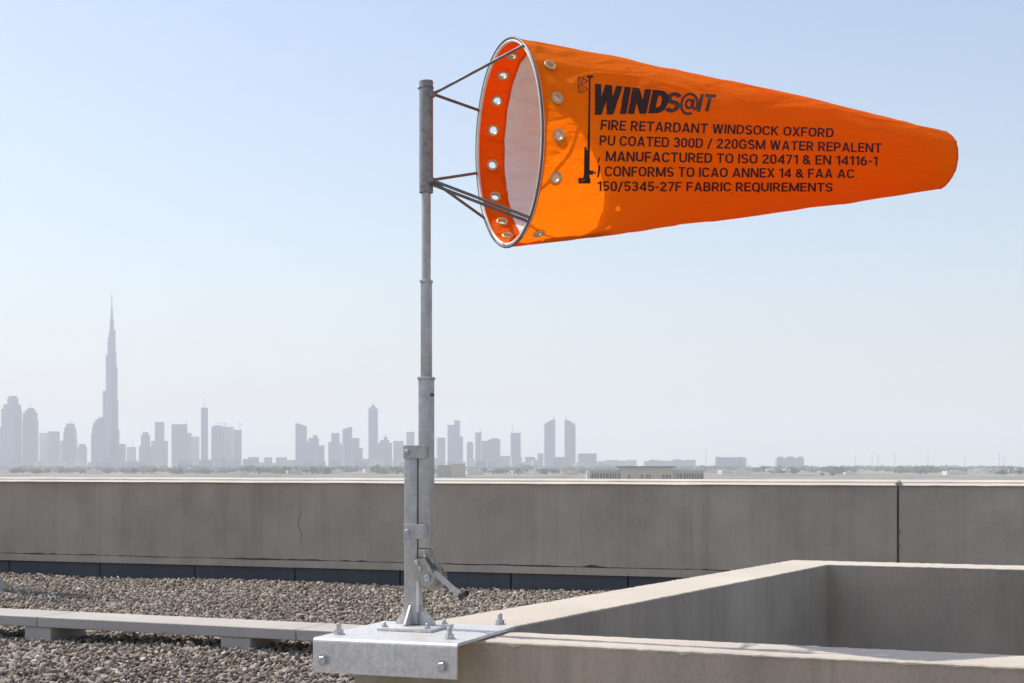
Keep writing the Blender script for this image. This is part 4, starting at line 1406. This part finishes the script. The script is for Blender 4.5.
# pale low houses on the plain
hs = []
for i in range(130):
    D = random.uniform(3000, 6200)
    x = random.uniform(-20, 1045)
    if 580 < x < 710 and D < 3600: continue
    wd = random.uniform(9, 40); ht = random.uniform(4, 11)
    root = thing('low_house', 'small pale flat-roofed house in the hazy plain below the skyline', 'house', (bx(x, D), D, GZ), 'pale houses scattered over the plain')
    bm = bmesh.new(); box(bm, Frame((bx(x, D), D, GZ), random.uniform(-30, 30)), -wd / 2, wd / 2, -wd * .3, wd * .3, 0, ht)
    link('wall', bm, random.choice([M['house_white'], M['sandstone'], M['house_white']]), root)
    bm = bmesh.new(); box(bm, Frame((bx(x, D), D, GZ), 0), -wd * .15, wd * .1, -wd * .1, wd * .1, ht + 0.01, ht + 2.6)
    link('roof_room', bm, M['sandstone'], root)

# light masts on the right
for xm, yt in ((706, 449.5), (855.5, 456), (872, 454.5), (878, 455.5), (895, 455), (928, 455), (965, 456), (999.5, 452.5), (1004, 456)):
    D = random.uniform(3600, 4200)
    root = thing('light_mast', {706: 'lone thin mast left of the wide flat hazy building', 999.5: 'tallest thin light mast near the right photo edge'}.get(xm, 'thin light mast above the trees on the right of the plain'), 'mast', (bx(xm, D), D, GZ), 'thin masts on the plain')
    bm = bmesh.new(); tube(bm, (bx(xm, D), D, GZ), (bx(xm, D), D, tz(yt, D)), 0.55, 0.32, 6); link('pole', bm, M['steel_far'], root)
    bm = bmesh.new(); box(bm, Frame((bx(xm, D), D, 0), 10), -1.6, 1.6, -.3, .3, tz(yt, D) + .01, tz(yt, D) + 0.7); link('lamp_head', bm, M['steel_far'], root)

# trees
def crown_mesh(bm, c, rx, rz, n, leaf, rs):
    for _ in range(n):
        d = Vector((rs.gauss(0, 1), rs.gauss(0, 1), rs.gauss(0, 1))).normalized() * (rs.random() ** 0.45)
        p = c + Vector((d.x * rx, d.y * rx, d.z * rz))
        a = Vector((rs.gauss(0, 1), rs.gauss(0, 1), rs.gauss(0, 1))).normalized(); b = a.orthogonal().normalized()
        s = leaf * rs.uniform(0.6, 1.3)
        bm.faces.new([bm.verts.new(p + q) for q in (a * s, b * s * .8, -a * s, -b * s * .8)])
rs = random.Random(3)
def tree(px, D, hgt, wid, label):
    root = thing('tree', label, 'tree', (bx(px, D), D, GZ), 'single trees on the plain')
    X = bx(px, D)
    bm = bmesh.new(); tube(bm, (X, D, GZ), (X, D, GZ + hgt * .6), wid * .06, wid * .03, 8)
    for s in (-1, 1): tube(bm, (X, D, GZ + hgt * .35), (X + s * wid * .28, D + s * wid * .1, GZ + hgt * .7), wid * .03, wid * .012, 6)
    link('trunk', bm, M['bark'], root)
    bm = bmesh.new()
    for _ in range(7):
        crown_mesh(bm, Vector((X + rs.uniform(-.28, .28) * wid, D + rs.uniform(-.28, .28) * wid, GZ + hgt * rs.uniform(.5, .85))), wid * .27, hgt * .2, 70, wid * .07, rs)
    link('crown', bm, M['leaf'], root)
tree(134.7, 3300, 14, 13, 'dark bushy tree, left of the pair below the stepped towers')
tree(154.5, 3300, 14, 10, 'dark bushy tree, right of the pair below the stepped towers')
tree(92, 3600, 9, 10, 'small dark tree below the curved tower')
tree(47, 3600, 10, 18, 'wide low dark tree below the plain blocks on the left')
tree(62, 3700, 9, 14, 'dark tree below the bullet-shaped tower')
tree(693.5, 2400, 8.5, 4, 'dark tree right of the arcaded building, taller of the two')
tree(698.5, 2400, 7.5, 7, 'dark round tree right of the arcaded building, lower of the two')
tree(822, 2700, 6.5, 8, 'dark tree showing above the parapet below the three apartment blocks')
tree(832, 2720, 6, 10, 'low dark shrub tree right of the one below the apartment blocks')
tree(1003, 2900, 9, 22, 'broad dark tree above the coping near the right photo edge')
tree(1019, 2950, 10, 16, 'dark tree cut by the right photo edge above the coping')
bm = bmesh.new()
for i in range(1700):
    D = rs.uniform(3300, 6800)
    px = rs.uniform(-40, 1064)
    dens = 1.0 if px > 700 else 0.8
    if mn.noise(Vector((px * 0.02, D * 0.0012, 0))) < (-0.05 if px > 700 else -0.3): continue
    X = bx(px, D)
    hg = rs.uniform(6, 12) + (rs.uniform(0, 8) if px > 760 or 240 < px < 420 else 0); wd = rs.uniform(14, 46)
    crown_mesh(bm, Vector((X, D, GZ + hg * .5)), wd * .5, hg * .5, 36, hg * .24, rs)
for i in range(1100):
    D = rs.uniform(4600, 7600); X = bx(rs.uniform(-500, 1550), D)
    hg = rs.uniform(9, 19); wd = rs.uniform(30, 80)
    crown_mesh(bm, Vector((X, D, GZ + hg * .5)), wd * .5, hg * .5, 34, hg * .26, rs)
tag(link('tree_belt', bm, M['leaf']), kind='stuff')

# ---------------------------------------------------------------- render settings
vs = SC.view_settings
SC.display_settings.display_device = 'sRGB'
vs.view_transform = 'Standard'
vs.look = 'None'
vs.exposure = 0.34
vs.gamma = 1.0
vs.use_curve_mapping = False
cy = SC.cycles
cy.use_denoising = True
cy.denoiser = 'OPENIMAGEDENOISE'
cy.max_bounces = 8
cy.diffuse_bounces = 4
cy.transmission_bounces = 4
cy.volume_bounces = 3
cy.use_adaptive_sampling = True
cy.adaptive_threshold = 0.01
